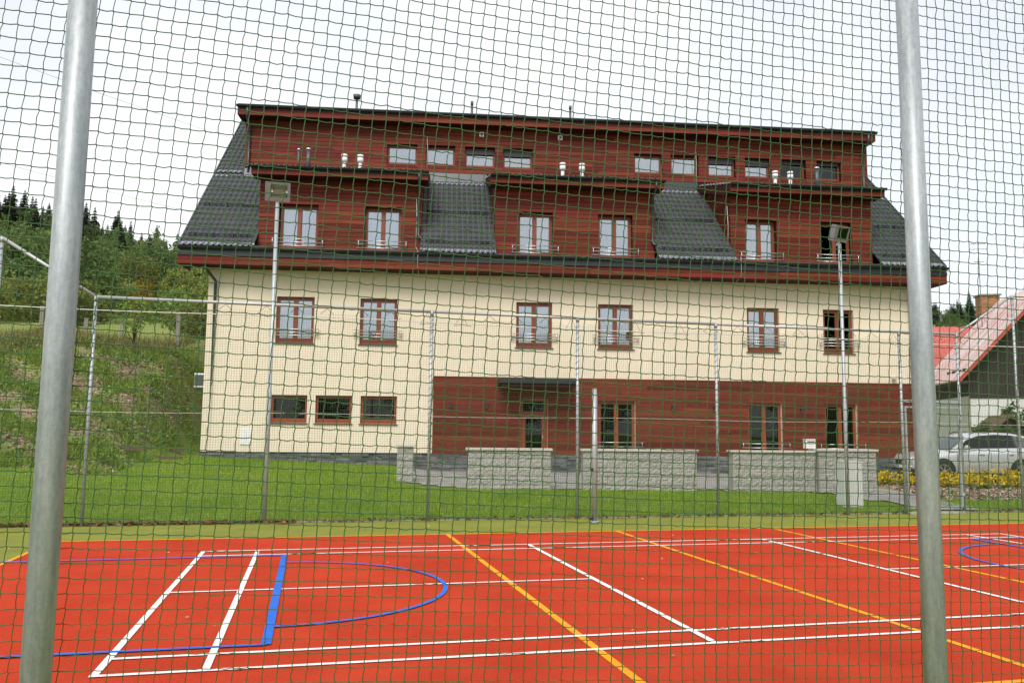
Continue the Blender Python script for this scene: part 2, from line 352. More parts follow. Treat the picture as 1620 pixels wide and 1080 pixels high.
# ------------------------------------------------------------------ apartment building
B = empty('apartment_building', (P0[0], P0[1], 0), BA, 'three storey cream rendered building with dark red boarding and grey metal tile roof', 'building')
SL, SR = -10.0, 14.1
WIN1 = [(-7.8, -6.57), (-5.08, -3.86), (.11, 1.33), (2.9, 4.11), (8.1, 9.25), (10.83, 11.93)]
GW = [(-7.87, -6.69), (-6.43, -5.26), (-4.98, -3.8)]
GD = [(2.9, 4.17), (8.05, 9.27), (10.78, 11.95)]
DORM = [(-8.45, -3.16), (-.62, 4.84), (7.6, 12.67)]
def wall_holes(mb, x0, x1, z0, z1, holes, y, dep):
    xx = sorted({x0, x1, *[h[0] for h in holes], *[h[1] for h in holes]}); zz = sorted({z0, z1, *[h[2] for h in holes], *[h[3] for h in holes]})
    for a, b in zip(xx, xx[1:]):
        for c, d in zip(zz, zz[1:]):
            mx_, mz_ = (a + b) / 2, (c + d) / 2
            if any(h[0] < mx_ < h[1] and h[2] < mz_ < h[3] for h in holes): continue
            mb.face([(a, y, c), (b, y, c), (b, y, d), (a, y, d)])
    for h in holes:
        a, b, c, d = h
        mb.face([(a, y, c), (a, y + dep, c), (a, y + dep, d), (a, y, d)]); mb.face([(b, y, c), (b, y, d), (b, y + dep, d), (b, y + dep, c)])
        mb.face([(a, y, d), (a, y + dep, d), (b, y + dep, d), (b, y, d)]); mb.face([(a, y, c), (b, y, c), (b, y + dep, c), (a, y + dep, c)])
holes = [(a, b, 4.53, 6.06) for a, b in WIN1] + [(a, b, 1.93, 2.83) for a, b in GW] + [(a, b, .62, 2.79) for a, b in GD] + [(.29, 1.2, .62, 2.82)]
mb = MB(); wall_holes(mb, SL, SR, .2, 6.95, holes, 0, .25)
mb.face([(SL, 0, .2), (SL, 14, .2), (SL, 14, 7.6), (SL, 7, 14.0), (SL, 0, 7.9)]); mb.face([(SR, 0, .2), (SR, 14, .2), (SR, 14, 7.6), (SR, 7, 14.0), (SR, 0, 7.9)])
mb.face([(SL, 14, .2), (SR, 14, .2), (SR, 14, 7.6), (SL, 14, 7.6)])
mb.build('wall', 'cream', B)
MB().box(SL + .3, SR - .3, .9, 13.5, .4, 7.2).build('interior_wall', 'inside', B)   # rooms behind the glass
def boards(mb, x0, x1, z0, z1, holes, y, th=.035, h=.146, gap=.012, axis='x', flip=1):
    z = z0
    while z < z1 - .02:
        za, zc = z, min(z + h - gap, z1)
        iv = [(x0, x1)]
        for a, b, c, d in holes:
            if c < zc - .01 and d > za + .01:
                iv = [t for p, q in iv for t in ((p, min(q, a)), (max(p, b), q)) if t[1] - t[0] > .03]
        part = []
        for a, b, c, d in holes:
            if za + .02 < d < zc - .01: part.append((max(a, x0), min(b, x1), d + .004, zc))
            if za + .01 < c < zc - .02 and not (c < za): part.append((max(a, x0), min(b, x1), za, c - .004))
        for p, q, e0, e1 in part:
            if q > p and axis == 'x': mb.box(p, q, y - th, y - .003, e0, e1, skip='k')
        for p, q in iv:
            x = p
            while x < q - 1e-4:
                L = random.uniform(1.6, 3.9); e = min(x + L, q)
                if q - e < .5: e = q
                o = random.uniform(0, .004)
                if axis == 'x': mb.box(x, e - .006, y - th - o, y - .003, za, zc, skip='k')
                else: mb.box(min(y, y + flip * (th + o)), max(y, y + flip * (th + o)), x, e - .006, za, zc)
                x = e
        z += h
mb = MB(); boards(mb, -2.62, SR + .03, .98, 3.52, [(a, b, c, d) for a, b, c, d in holes if b > -2.7], 0); mb.build('cladding', 'board', B, 'stuff')
# plinth of thin ledge stones
mb = MB(); z = .16
while z < .97:
    h = random.choice((.06, .075, .09)); x = SL - .03
    while x < SR + .03:
        L = random.uniform(.18, .5); o = random.uniform(.02, .075)
        if not any(a - .02 < x + L / 2 < b + .02 for a, b in GD + [(.29, 1.2)]) or z < .55: mb.box(x, min(x + L - .006, SR + .04), -o, -.002, z, min(z + h - .006, .975), skip='k')
        x += L
    z += h
mb.build('plinth', 'plinth', B, 'stuff')
MB().box(SL - .04, -2.64, -.09, -.002, .977, .995).build('plinth_trim', 'apron', B)
# ---- windows
def add_window(x0, x1, z0, z1, y, n=2, fm='frame', pm='pane', curtain=True, sill=True, rail=None, blind=0., name='window', plant=False):
    f = MB(); w = .065 if n > 1 else .045; ya, yb = y, y + .08
    f.box(x0, x1, ya, yb, z1 - w, z1).box(x0, x1, ya, yb, z0, z0 + w * 1.6).box(x0, x0 + w, ya, yb, z0 + w * 1.6, z1 - w).box(x1 - w, x1, ya, yb, z0 + w * 1.6, z1 - w)
    cuts = [x0 + w] + [x0 + w + (x1 - x0 - 2 * w) * i / n for i in range(1, n)] + [x1 - w]
    pl = []
    for i in range(n):
        a, b = cuts[i] + (.055 if i else .02), cuts[i + 1] - (.055 if i < n - 1 else .02)
        if i: f.box(cuts[i] - .05, cuts[i] + .05, ya - .02, yb - .01, z0 + w * 1.6, z1 - w)
        f.box(a - .02, a + .018, ya - .012, yb - .02, z0 + w * 1.6, z1 - w).box(b - .018, b + .02, ya - .012, yb - .02, z0 + w * 1.6, z1 - w)
        f.box(a + .018, b - .018, ya - .012, yb - .02, z0 + w * 1.6, z0 + w * 1.6 + .07).box(a + .018, b - .018, ya - .012, yb - .02, z1 - w - .05, z1 - w)
        pl.append((a + .016, b - .016, z0 + w * 1.6 + .068, z1 - w - .048))
    fo = f.build(name, fm, B)
    for a, b, c, d in pl: MB().box(a, b, y + .03, y + .045, c, d).build('pane', pm, fo)
    if curtain:
        a, b = x0 + w, x1 - w; c, d = z0 + .1, z1 - w; k = 40; yb2 = y + .2
        segs = random.choice([[(0, 1)], [(0, 1)], [(0, .40), (.62, 1)], [(0, .62)], [(.34, 1)], [(0, .47), (.53, 1)]]); hs0 = random.choice([0, 0, 0, .25])
        V = []
        for i in range(k + 1):
            u = a + (b - a) * i / k; o = .022 * math.sin(i * 1.9) + .012 * math.sin(i * .7)
            V += [(u, yb2 + o, c), (u, yb2 + o * .6, d)]
        arr_mesh('curtain', V, [(2 * i, 2 * i + 2, 2 * i + 3, 2 * i + 1) for i in range(k) if any(p_ <= (i + .5) / k <= q_ for p_, q_ in segs)], 'curtain', fo, smooth=True)
    if sill: MB().box(x0 - .04, x1 + .04, -.055, y - .002, z0 - .03, z0 - .004).build('sill', 'apron', fo)
    if blind:
        bl = MB(); zz = z1 - w
        while zz > z1 - w - blind: bl.box(x0 + .05, x1 - .05, y - .055, y - .03, zz - .028, zz); zz -= .03
        bl.build('blind', 'black', fo, 'stuff')
    if rail:
        r = MB(); za, zc2, ov, yy = rail
        for zz in ([za, zc2] if zc2 - za < .2 else [za, (za + zc2) / 2, zc2]): r.tube([(x0 - ov, yy, zz), (x1 + ov, yy, zz)], .013, 6)
        for xx in (x0 - ov + .06, x1 + ov - .06):
            r.tube([(xx, yy, za - .03), (xx, yy, zc2 + .03)], .011, 6)
            for zz in (za, zc2): r.tube([(xx, yy, zz), (xx, -.03 if yy < -.06 else 0, zz)], .009, 5)
        r.build('railing', 'steel', fo)
    return fo
for i, (a, b) in enumerate(WIN1):
    add_window(a, b, 4.53, 6.06, .12, pm='pane2' if i == 5 else 'pane', curtain=i != 5, rail=(4.78, 4.98, .2, -.07))
for a, b in GW: add_window(a, b, 1.93, 2.83, .12, n=1, fm='frame2', pm='pane2', curtain=False)
for a, b in GD: add_window(a, b, .62, 2.79, .12, fm='frame2', pm='pane2', curtain=False, rail=(1.26, 1.40, .26, -.12), name='terrace_door')
dr = MB(); dr.box(.29, .38, .1, .2, .62, 2.82).box(1.09, 1.2, .1, .2, .62, 2.82).box(.38, 1.09, .1, .2, 2.74, 2.82).box(.38, 1.09, .1, .2, 2.28, 2.40).box(.38, .46, .08, .16, .64, 2.28).box(1.0, 1.09, .08, .16, .64, 2.28).box(.46, 1.0, .08, .16, .64, .85).box(.46, 1.0, .08, .16, 2.2, 2.28)
dr = dr.build('entrance_door', 'frame2', B)
MB().box(.47, .99, .11, .125, .86, 2.19).build('pane', 'pane2', dr); MB().box(.39, 1.08, .13, .145, 2.41, 2.73).build('pane', 'pane2', dr)
MB().tube([(1.04, .05, 1.42), (1.04, .05, 1.62)], .012, 6).tube([(1.04, .08, 1.43), (1.04, .05, 1.43)], .01, 6).tube([(1.04, .08, 1.6), (1.04, .05, 1.6)], .01, 6).build('handle', 'steel', dr)
cn = MB().box(-.48, 2.05, -1.18, -.04, 3.27, 3.44).build('canopy', 'dark', B)
MB().box(-.40, 1.97, -1.10, -.05, 3.16, 3.265).build('canopy_soffit', 'soffit', cn)
for x in (-2.05, -.85, 1.95, 5.45, 6.9, 9.95):
    lm = MB().box(x - .05, x + .05, -.12, -.04, 2.50, 2.66).build('wall_lamp', 'black', B)
    MB().box(x - .035, x + .035, -.105, -.055, 2.49, 2.498).build('lens', 'whiteb', lm)
mbx = MB().box(-8.76, -8.42, -.03, -.002, 1.22, 1.73).build('meter_cabinet', 'whiteb', B)
MB().box(-8.60, -8.575, -.04, -.032, 1.42, 1.52).box(-8.74, -8.595, -.036, -.031, 1.24, 1.71).build('cabinet_door', 'whiteb', mbx)
mbx = MB().box(-10.34, -10.005, .15, .6, 3.05, 3.5).build('ventilation_box', 'whiteb', B)
MB().box(-10.4, -10.0, .1, .65, 3.0, 3.03).box(-10.33, -10.02, .13, .147, 3.1, 3.45).build('box_tray', 'apron', mbx)
MB().tube([(13.3, -.1, 3.66), (13.3, -.1, 3.72)], .09, 10).tube([(13.3, -.1, 3.69), (13.3, 0, 3.69)], .03, 6).build('camera_dome', 'whiteb', B)
# ---- main roof (tile sheets), eaves
EW, EZ, SLP = -.75, 7.50, .94
def tiles(s0, s1, w0, z0, slope, w1, parent, name='tile_sheet', p=.183, row=.35, amp=.026, s0top=None, s1top=None):
    L = math.hypot(1, slope); dw, dz = 1 / L, slope / L; Hh = (w1 - w0) * L
    nu = max(4, int((s1 - s0) / p * 8)); us = np.linspace(0, 1, nu + 1)
    vs_ = [];  hs = []
    k = 0
    while k * row < Hh - .01:
        e = min((k + 1) * row, Hh); vs_ += [max(0, k * row - .035), e]; hs += [.058, .0]; k += 1
    vs_ = np.array(vs_); hs = np.array(hs)
    U, Vv = np.meshgrid(us, vs_); Hs = np.repeat(hs[:, None], nu + 1, 1)
    tv = Vv / Hh
    a = s0 + ((s0top if s0top is not None else s0) - s0) * tv; b = s1 + ((s1top if s1top is not None else s1) - s1) * tv
    Sx = a + (b - a) * U
    ph = (Sx / p) % 1
    prof = amp * (np.cos(2 * np.pi * ph) * .8 + .35 * np.cos(4 * np.pi * ph))
    n = Hs + prof
    Wq = w0 + Vv * dw - n * dz; Zq = z0 + Vv * dz + n * dw
    ix = np.arange(U.size).reshape(U.shape)
    Fq = np.stack([ix[:-1, :-1], ix[:-1, 1:], ix[1:, 1:], ix[1:, :-1]], -1).reshape(-1, 4)
    return arr_mesh(name, np.stack([Sx, Wq, Zq], -1), Fq, 'roof', parent, smooth=False)
roof = MB()
zr = lambda w: EZ + SLP * (w - EW)
# under-roof deck
def deck(s0, s1, w0, w1): roof.face([(s0, w0, zr(w0) - .03), (s1, w0, zr(w0) - .03), (s1, w1, zr(w1) - .03), (s0, w1, zr(w1) - .03)])
GAPS = [(-10.78, -8.47, None, None), (-3.14, -.64, None, None), (4.86, 7.58, None, None), (12.69, 14.95, None, None)]
for a, b, _, _ in GAPS: deck(a, b, EW, 3.05)
deck(-10.78, -9.78, 3.05, 7); deck(14.33, 14.95, 3.05, 7)
roof.face([(-10.78, 7, zr(7)), (14.95, 7, zr(7)), (14.95, 14.75, 7.5), (-10.78, 14.75, 7.5)])
roof = roof.build('roof', 'roof', B)
tiles(-10.76, -9.77, 3.05, zr(3.05), SLP, 7.0, roof); tiles(14.34, 14.93, 3.05, zr(3.05), SLP, 7.0, roof)
for a, b, _, _ in GAPS: tiles(a, b, EW, EZ, SLP, 3.05, roof)
for s in (-10.80, 14.95):   # verge flashing
    MB().prism([(EW, EZ - .14), (EW, EZ + .08), (7, zr(7) + .08), (7, zr(7) - .14)], 'x', s - .02, s + .02).build('verge', 'apron', roof)
for a, b in ((-3.1, -.7), (4.9, 7.5), (-10.7, -8.5), (12.75, 14.8)):   # snow guards
    for w in (-.35, 1.15):
        g = MB(); zz = zr(w) + .13
        g.tube([(a + .1, w - .03, zz), (b - .1, w - .03, zz)], .014, 6).tube([(a + .1, w - .03, zz - .07), (b - .1, w - .03, zz - .07)], .014, 6)
        x = a + .25
        while x < b - .1: g.box(x - .012, x + .012, w - .05, w + .06, zz - .14, zz + .03); x += .62
        g.build('snow_guard', 'dark', roof)
# gutters: half-round channel
def gutter(s0, s1, w, z, r, parent, name='gutter'):
    g = MB(); n = 8
    for i in range(n):
        a0 = math.pi + math.pi * i / n; a1 = math.pi + math.pi * (i + 1) / n
        g.face([(s0, w + r * math.cos(a0), z + r * math.sin(a0)), (s1, w + r * math.cos(a0), z + r * math.sin(a0)), (s1, w + r * math.cos(a1), z + r * math.sin(a1)), (s0, w + r * math.cos(a1), z + r * math.sin(a1))], True)
    g.tube([(s0, w - r, z), (s1, w - r, z)], .011, 6)
    for s in (s0, s1): g.face([(s, w + r * math.cos(math.pi + math.pi * i / n), z + r * math.sin(math.pi + math.pi * i / n)) for i in range(n + 1)])
    o = g.build(name, 'dark', parent)
    x = s0 + .4
    while x < s1:
        MB().box(x - .015, x + .015, w - r - .018, w - r - .012, z - r * .6, z + .02).build('bracket', 'dark', o); x += 2.1
    return o
gutter(-10.78, 14.93, EW - .12, 7.46, .075, B)
MB().box(-10.79, 14.94, EW - .012, EW + .02, 7.22, 7.49).build('eaves_flashing', 'apron', B)
MB().box(-10.79, 14.94, EW - .055, EW - .014, 7.20, 7.32).build('eaves_flashing', 'dark', B)
fb = MB(); boards(fb, -10.80, 14.95, 6.93, 7.20, [], EW + .02, h=.138, gap=.008); fb.build('fascia', 'board', B, 'stuff')
for s in (-10.80, 14.92): MB().box(s, s + .03, EW + .03, .6, 6.93, 7.45).build('fascia_end', 'soffit', B)
sf = MB(); w = EW + .03
while w < .0: sf.box(-10.76, 14.91, w, w + .115, 6.93, 6.955); w += .12
sf.build('soffit', 'soffit', B, 'stuff')
# apron flashings in front of dormers
for a, b in DORM: MB().prism([(EW, 7.51), (EW, 7.53), (-.01, 7.66), (-.01, 7.60)], 'x', a - .03, b + .03).build('apron_flashing', 'apron', B)
# ---- dormers
DZ0, DZ1 = 7.6, 10.1
WIN2 = [(-7.82, -6.55), (-5.02, -3.8), (.13, 1.33), (2.9, 4.1), (8.1, 9.23), (10.84, 11.96)]
for (a, b) in DORM:
    dm = MB(); hs_ = [(c, d, 7.62, 9.17) for c, d in WIN2 if a < c < b]
    wall_holes(dm, a, b, DZ0, 10.2, hs_, 0, .3)
    for s in (a, b): dm.face([(s, 0, DZ0), (s, 3.05, zr(3.05) - .05), (s, 3.05, 11.05), (s, 0, 10.2)])
    dm = dm.build('dormer', 'soffit', B)
    bd = MB(); boards(bd, a - .03, b + .03, 7.68, 10.12, hs_, 0)
    for s, fl in ((a, -1), (b, 1)):
        z = 7.7
        while z < 10.9:
            wa = max(0, (z - EZ) / SLP + EW) + .0; wb = 3.05 if z > 10.2 else 3.05
            wa2 = max(.0, (z + .13 - 10.2) / (.85 / 3.05)); wa = max(wa, 0)
            wstart = max(0, wa2); wend = min(3.05, max(.02, (z - EZ + .15) / SLP + EW))
            if wend - wstart > .08: bd.box(*( (s - .03, s - .002) if fl < 0 else (s + .002, s + .03) ), wstart, wend, z, z + .134)
            z += .146
    bd.build('cladding', 'board', dm, 'stuff')
    MB().prism([(.9, 7.5), (.9, 10.2), (2.9, 10.75), (2.9, 10.2)], 'x', a + .1, b - .1).build('interior_wall', 'inside', dm)
    # roof of the dormer
    tiles(a - .22, b + .24, -.60, 10.24, .272, 3.04, dm, row=.35)
    MB().prism([(-.58, 9.99), (-.58, 10.22), (3.04, 11.20), (3.04, 11.0), (.3, 10.1), (.1, 9.99)], 'x', a - .21, b + .23).build('dormer_roof', 'soffit', dm)
    fbx = MB(); boards(fbx, a - .22, b + .24, 9.98, 10.13, [], -.58, h=.15, gap=.004); fbx.build('fascia', 'board', dm, 'stuff')
    gutter(a - .24, b + .26, -.70, 10.24, .065, dm)
    MB().box(a - .22, b + .24, -.625, -.59, 10.14, 10.26).build('eaves_flashing', 'dark', dm)
for i, (a, b) in enumerate(WIN2):
    add_window(a, b, 7.62, 9.17, .20, pm='pane2' if i == 5 else 'pane', sill=False, rail=(7.74, 7.98, .24, -.11), name='french_window', curtain=i != 5)
# ---- third storey box
WIN3 = [(-4.55, -3.42), (-3.1, -1.99), (-1.62, -.47), (-.17, .97), (4.92, 6.04), (6.37, 7.47), (7.86, 8.95), (9.33, 10.37), (10.76, 11.8), (12.24, 13.25)]
TA, TB, TW = -9.75, 14.3, 3.1
hs3 = [(a, b, 11.66, 12.47) for a, b in WIN3]
t3 = MB(); wall_holes(t3, TA, TB, 10.7, 13.5, hs3, TW, .3)
for s in (TA, TB): t3.face([(s, TW, 10.5), (s, 7, 14.0), (s, TW, 13.5)])
t3.build('upper_wall', 'soffit', B)
MB().box(TA + .3, TB - .3, TW + .8, 6.8, 11.2, 13.4).build('interior_wall', 'inside', B)
bd = MB(); boards(bd, TA - .03, TB + .03, 11.42, 13.42, hs3, TW)
for s, fl in ((TA, -1), (TB, 1)):
    z = 11.45
    while z < 13.3:
        we = min(6.4, (z - EZ) / SLP + EW + .1)
        if we > TW + .1: bd.box(*((s - .03, s - .002) if fl < 0 else (s + .002, s + .03)), TW, we, z, z + .134)
        z += .146
bd.build('upper_cladding', 'board', B, 'stuff')
for a, b in ((-9.75, -8.6), (-3.0, -.78), (5.05, 7.42), (12.9, 14.3)):
    MB().prism([(TW - .12, zr(TW - .12) + .03), (TW - .02, 11.42), (TW - .002, 11.42), (TW - .002, 10.9)], 'x', a, b).build('flashing', 'dark', B)
for i, (a, b) in enumerate(WIN3):
    add_window(a, b, 11.66, 12.47, TW + .17, n=1, pm='pane2' if i > 7 else 'pane', curtain=False, sill=False, blind=(0, .0, .19, .22, 0, 0, .2, .22, .1, .1)[i])
tr = MB().prism([(2.55, 13.40), (2.55, 13.58), (7.2, 14.35), (7.2, 14.2)], 'x', -9.98, 14.42).build('upper_roof', 'dark', B)
fb = MB(); boards(fb, -9.98, 14.42, 13.17, 13.44, [], 2.6, h=.14, gap=.006); fb.build('upper_fascia', 'board', B, 'stuff')
MB().box(-9.94, 14.38, 2.605, 3.1, 13.175, 13.20).build('upper_soffit', 'soffit', B)
MB().prism([(2.56, 13.17), (3.1, 13.17), (7.1, 14.0), (7.1, 14.3), (2.56, 13.40)], 'x', -9.985, -9.95).prism([(2.56, 13.17), (3.1, 13.17), (7.1, 14.0), (7.1, 14.3), (2.56, 13.40)], 'x', 14.39, 14.425).build('upper_fascia', 'soffit', B)
gutter(-10.02, 14.46, 2.50, 13.50, .07, B)
for x, z in ((-1.0, 12.95), (2.02, 12.95)):
    q = MB().box(x - .085, x + .085, TW - .1, TW - .04, z - .09, z + .09).build('wall_box', 'whiteb', B)
    MB().box(x - .05, x + .05, TW - .107, TW - .101, z - .055, z + .055).build('grille', 'apron', q)
# ---- downpipes, lightning wires, vents
def pipe(pts, r=.05, m='pipe', name='downpipe'):
    o = MB().tube(pts, r, 10).build(name, m, B); return o
pipe([(-10.02, EW + .12, 7.0), (-9.98, -.55, 6.86), (-9.75, -.10, 6.5), (-9.75, -.10, .8)])
pipe([(14.0, EW + .12, 7.0), (13.98, -.55, 6.86), (13.95, -.12, 6.6), (13.95, -.12, .5)])
pipe([(-9.62, 2.5, 13.42), (-9.62, 2.55, 13.1), (-9.62, 3.0, 12.9), (-9.62, 3.0, 11.38), (-9.66, 2.85, 11.28)])
pipe([(14.12, 2.5, 13.42), (14.12, 2.55, 13.1), (14.12, 3.0, 12.9), (14.12, 3.0, 11.38), (14.12, 2.85, 11.28)])
for s in (-3.22, 4.78): pipe([(s, -.70, 10.18), (s, -.66, 9.98), (s, -.09, 9.7), (s, -.09, 8.25), (s + .05, -.14, 8.14), (s + .13, -.2, 8.12)], .042)
for s, z0_, z1_, w in ((-3.30, 7.7, 9.5, -.07), (-3.05, 11.5, 12.75, 3.03), (7.45, 8.2, 9.6, -.07), (7.35, 11.3, 12.9, 3.03)):
    MB().tube([(s, w, z0_), (s + .02, w, (z0_ + z1_) / 2), (s - .01, w, z1_)], .009, 5).build('lightning_wire', 'cable', B)
for s in (-3.2, 7.6): MB().tube([(s - .05, -1.0, 7.6), (s, -.9, 7.45), (s, -.88, 7.0), (s + .03, -.05, 6.8)], .009, 5).build('lightning_wire', 'cable', B)
def vent(s, ht, r, capped, w=1.5):
    zb_ = 10.24 + .272 * (w + .6)
    o = MB().tube([(s, w, zb_ - .05), (s, w, zb_ + ht)], r, 10).build('vent_pipe', 'whiteb' if capped else 'apron', B)
    if capped:
        MB().tube([(s, w, zb_ + ht - .12), (s, w, zb_ + ht + .04)], r * 1.65, 12).tube([(s, w, zb_ + ht + .07), (s, w, zb_ + ht + .15)], r * 1.65, 12).build('vent_cap', 'whiteb', o)
        MB().tube([(s, w, zb_ + ht + .03), (s, w, zb_ + ht + .08)], r * 1.6, 12).build('vent_band', 'dark', o)
    else: MB().tube([(s, w, zb_ + ht), (s, w, zb_ + ht + .06)], r * 1.25, 10).build('vent_cap', 'steel', o)
vent(-7.54, .72, .045, False); vent(-7.2, .74, .075, False)
for s in (-5.94, -5.38, 1.89, 2.6, 9.87, 10.45): vent(s, .48, .065, True)
vent(11.48, .78, .085, False)
for s, ht in ((-6.0, .55), (-1.3, .5), (2.8, .5)):
    o = MB().tube([(s, 5.5, 14.0), (s, 5.5, 14.3 + ht + .35)], .05, 8).build('roof_vent', 'apron', B)
    MB().tube([(s, 5.5, 14.3 + ht + .3), (s, 5.5, 14.3 + ht + .45)], [.14, .16] if s < -5 else [.06, .06], 10).build('vent_cap', 'apron', o)

# ------------------------------------------------------------------ paving, low stone walls
pv = []
def strip(name, pts, m, dz):
    """polygon (world xy) draped on the ground: small grid cells inside it"""
    P = np.array(pts); x0, y0 = P.min(0); x1, y1 = P.max(0); st = .4
    gx = np.arange(x0, x1 + st, st); gy = np.arange(y0, y1 + st, st)
    def inside(x, y):
        c = False; n = len(P); j = n - 1
        for i in range(n):
            if (P[i, 1] > y) != (P[j, 1] > y) and x < (P[j, 0] - P[i, 0]) * (y - P[i, 1]) / (P[j, 1] - P[i, 1]) + P[i, 0]: c = not c
            j = i
        return c
    V = []; Fq = []
    for a in gx[:-1]:
        for b in gy[:-1]:
            if inside(a + st / 2, b + st / 2):
                k = len(V); V += [(q, r, H(q, max(r, 9.8)) + dz) for q, r in ((a + .004, b + .004), (a + st - .004, b + .004), (a + st - .004, b + st - .004), (a + .004, b + st - .004))]; Fq.append((k, k + 1, k + 2, k + 3))
    return tag(arr_mesh(name, V, Fq, m), kind='structure')
c = [b2w(-3.3, -.05), b2w(-3.3, -5.3), b2w(-1.6, -6.5), b2w(9.2, -6.4), b2w(9.2, -2.6), b2w(14, -2.4), b2w(14, -.05)]
strip('terrace_paving', c, 'paving', .02)
strip('path', [(14.0, 13.6), (14.9, 9.8), (16.3, 9.8), (16.5, 11.4), (17.0, 14.2), (16.5, 15.4)], 'paving', .024)
STM = []
def rough_block(L, Hh, D, seed):
    r = random.Random(seed); n, k = 8, 5; V = []; Fq = []
    for j in range(k + 1):
        for i in range(n + 1):
            e = i in (0, n) or j in (0, k)
            V.append((L * i / n + (0 if i in (0, n) else r.uniform(-.01, .01)), -r.uniform(.0, .010) if e else -r.uniform(.006, .028), Hh * j / k))
    Fq = [(j * (n + 1) + i, j * (n + 1) + i + 1, (j + 1) * (n + 1) + i + 1, (j + 1) * (n + 1) + i) for j in range(k) for i in range(n)]
    mbb = MB(); mbb.v = V; mbb.f = Fq; mbb.sm = [False] * len(Fq)
    mbb.box(0, L, .001, D, 0, Hh, skip='f'); return mbb
blk = {}
def low_wall(name, s0, s1, wf, z0, z1, D, label, cat, cap=True, capz=.055, n_l=.42):
    o = empty(name, (*b2w(s0, wf), z0), BA, label, cat)
    L = s1 - s0; nl = max(1, round(L / n_l)); nr = max(2, round((z1 - z0) / .2)); bl, bh = L / nl, (z1 - z0) / nr
    for j in range(nr):
        off = .5 if j % 2 else 0
        ed = [0] + [bl * (i + off) for i in range(1 if not off else 0, nl + (0 if not off else 1)) if 0 < bl * (i + off) < L] + [L]
        for a, b in zip(ed, ed[1:]):
            key_ = (name, round(b - a, 3), round(bh, 3), D, random.randrange(3))
            if key_ not in blk:
                t = rough_block(b - a - .003, bh - .003, D, hash(key_) % 9999).build('block', 'stone'); blk[key_] = t.data; bpy.data.objects.remove(t)
            q = link('block', blk[key_], o); q.location = (a + .003, random.uniform(-.006, .006), j * bh)
    if cap:
        x = -.05
        while x < L + .04:
            e = min(x + .62, L + .05)
            if L + .05 - e < .25: e = L + .05
            MB().box(x, e - .005, -.06, D + .05, z1 - z0 + .002, z1 - z0 + capz).build('cap_stone', 'cap', o); x = e
    return o
ZB = .16
low_wall('stone_pillar', -3.5, -3.08, -5.25, ZB, 1.29, .42, 'lone grey split stone pillar at the lawn corner of the terrace', 'pillar')
low_wall('low_stone_wall', -1.68, .42, -6.5, ZB, 1.25, .28, 'short grey split stone garden wall standing in front of the entrance door', 'garden wall')
low_wall('low_stone_wall', 1.25, 4.2, -6.5, ZB, 1.25, .28, 'long grey split stone garden wall behind the volleyball post', 'garden wall')
low_wall('low_stone_wall', 5.15, 7.38, -6.5, ZB, 1.25, .28, 'grey split stone garden wall joining the taller pier with a letter box', 'garden wall')
pr = low_wall('stone_pier', 7.40, 8.95, -6.62, ZB, 1.30, .45, 'taller grey stone pier with pale cap and small dark intercom plate', 'pier')
MB().box(.62, .76, -.06, -.035, .80, .88).build('intercom', 'black', pr); MB().box(.645, .735, -.066, -.061, .815, .865).build('intercom_face', 'apron', pr)
lb = empty('letter_box', (*b2w(7.28, -6.4), 1.36), BA, 'small white letter box standing on the stone pier', 'letter box')
MB().box(-.14, .14, -.06, .1, 0, .235).build('body', 'whiteb', lb); MB().box(-.15, .15, -.07, .11, .236, .25).build('lid', 'whiteb', lb); MB().box(-.1, .1, -.068, -.061, .16, .19).build('slot', 'black', lb)
pc_ = empty('concrete_pillar', (13.42, 10.38, 0), 0, 'pale smooth concrete pillar beside the path, just behind the fence', 'pillar')
MB().box(-.24, .24, -.15, .15, -.1, 1.10).build('shaft', 'pale', pc_); MB().box(-.25, .25, -.16, .16, 1.101, 1.13).build('cap', 'pale', pc_)

# ------------------------------------------------------------------ fences
PITCH = .045
def straight_net(x0, x1, y, ztop, z0, r, name, parent, m):
    """square mesh of thin straight strands, one joined part"""
    V = []; Fq = []
    def seg(p, q, ax):
        b = len(V)
        for t in (p, q):
            for k in range(3):
                an = 2 * math.pi * k / 3 + .5; c_, s_ = r * math.cos(an), r * math.sin(an)
                V.append((t[0] + (c_ if ax == 'z' else 0), t[1] + s_, t[2] + (c_ if ax == 'x' else 0)))
        for k in range(3): Fq.append((b + k, b + (k + 1) % 3, b + 3 + (k + 1) % 3, b + 3 + k))
    x = x0
    while x <= x1:
        zt = ztop(x); zc = z0; px = x
        n = 5
        pts = [(x + random.uniform(-.004, .004), y + .006 * math.sin(i + x * 3), z0 + (zt - z0) * i / n) for i in range(n + 1)]
        for p, q in zip(pts, pts[1:]): seg(p, q, 'z')
        x += PITCH
    z = z0
    zmax = max(ztop(x0), ztop(x1), ztop((x0 + x1) / 2))
    while z <= zmax:
        xx = np.arange(x0, x1 + .01, .75); 
        for a, b in zip(xx, xx[1:]):
            if ztop((a + b) / 2) >= z: seg((a, y, z + .006 * math.sin(a * 2.1)), (b, y, z + .006 * math.sin(b * 2.1)), 'x')
        z += PITCH
    return arr_mesh(name, V, Fq, m, parent, kind='stuff')
def rail_z(x): return float(np.interp(x, [-7, -5.4, -3.98, -2.4, 15.8, 17.4, 18.9, 20], [5.1, 5.1, 5.02, 4.04, 4.04, 5.02, 5.1, 5.1]))
ff = empty('ball_stop_fence', (6.7, 9.62, 0), 0, 'galvanised ball fence with fine net between the court and the lawn', 'fence')
def lf(x, y, z): return (x - 6.7, y - 9.62, z)
def clamp(parent, x, y, z, r): MB().tube([(x, y, z - .03), (x, y, z + .03)], r * 1.22, 12).box(x + r, x + r + .05, y - .012, y + .012, z - .02, z + .02).build('clamp', 'galv', parent)
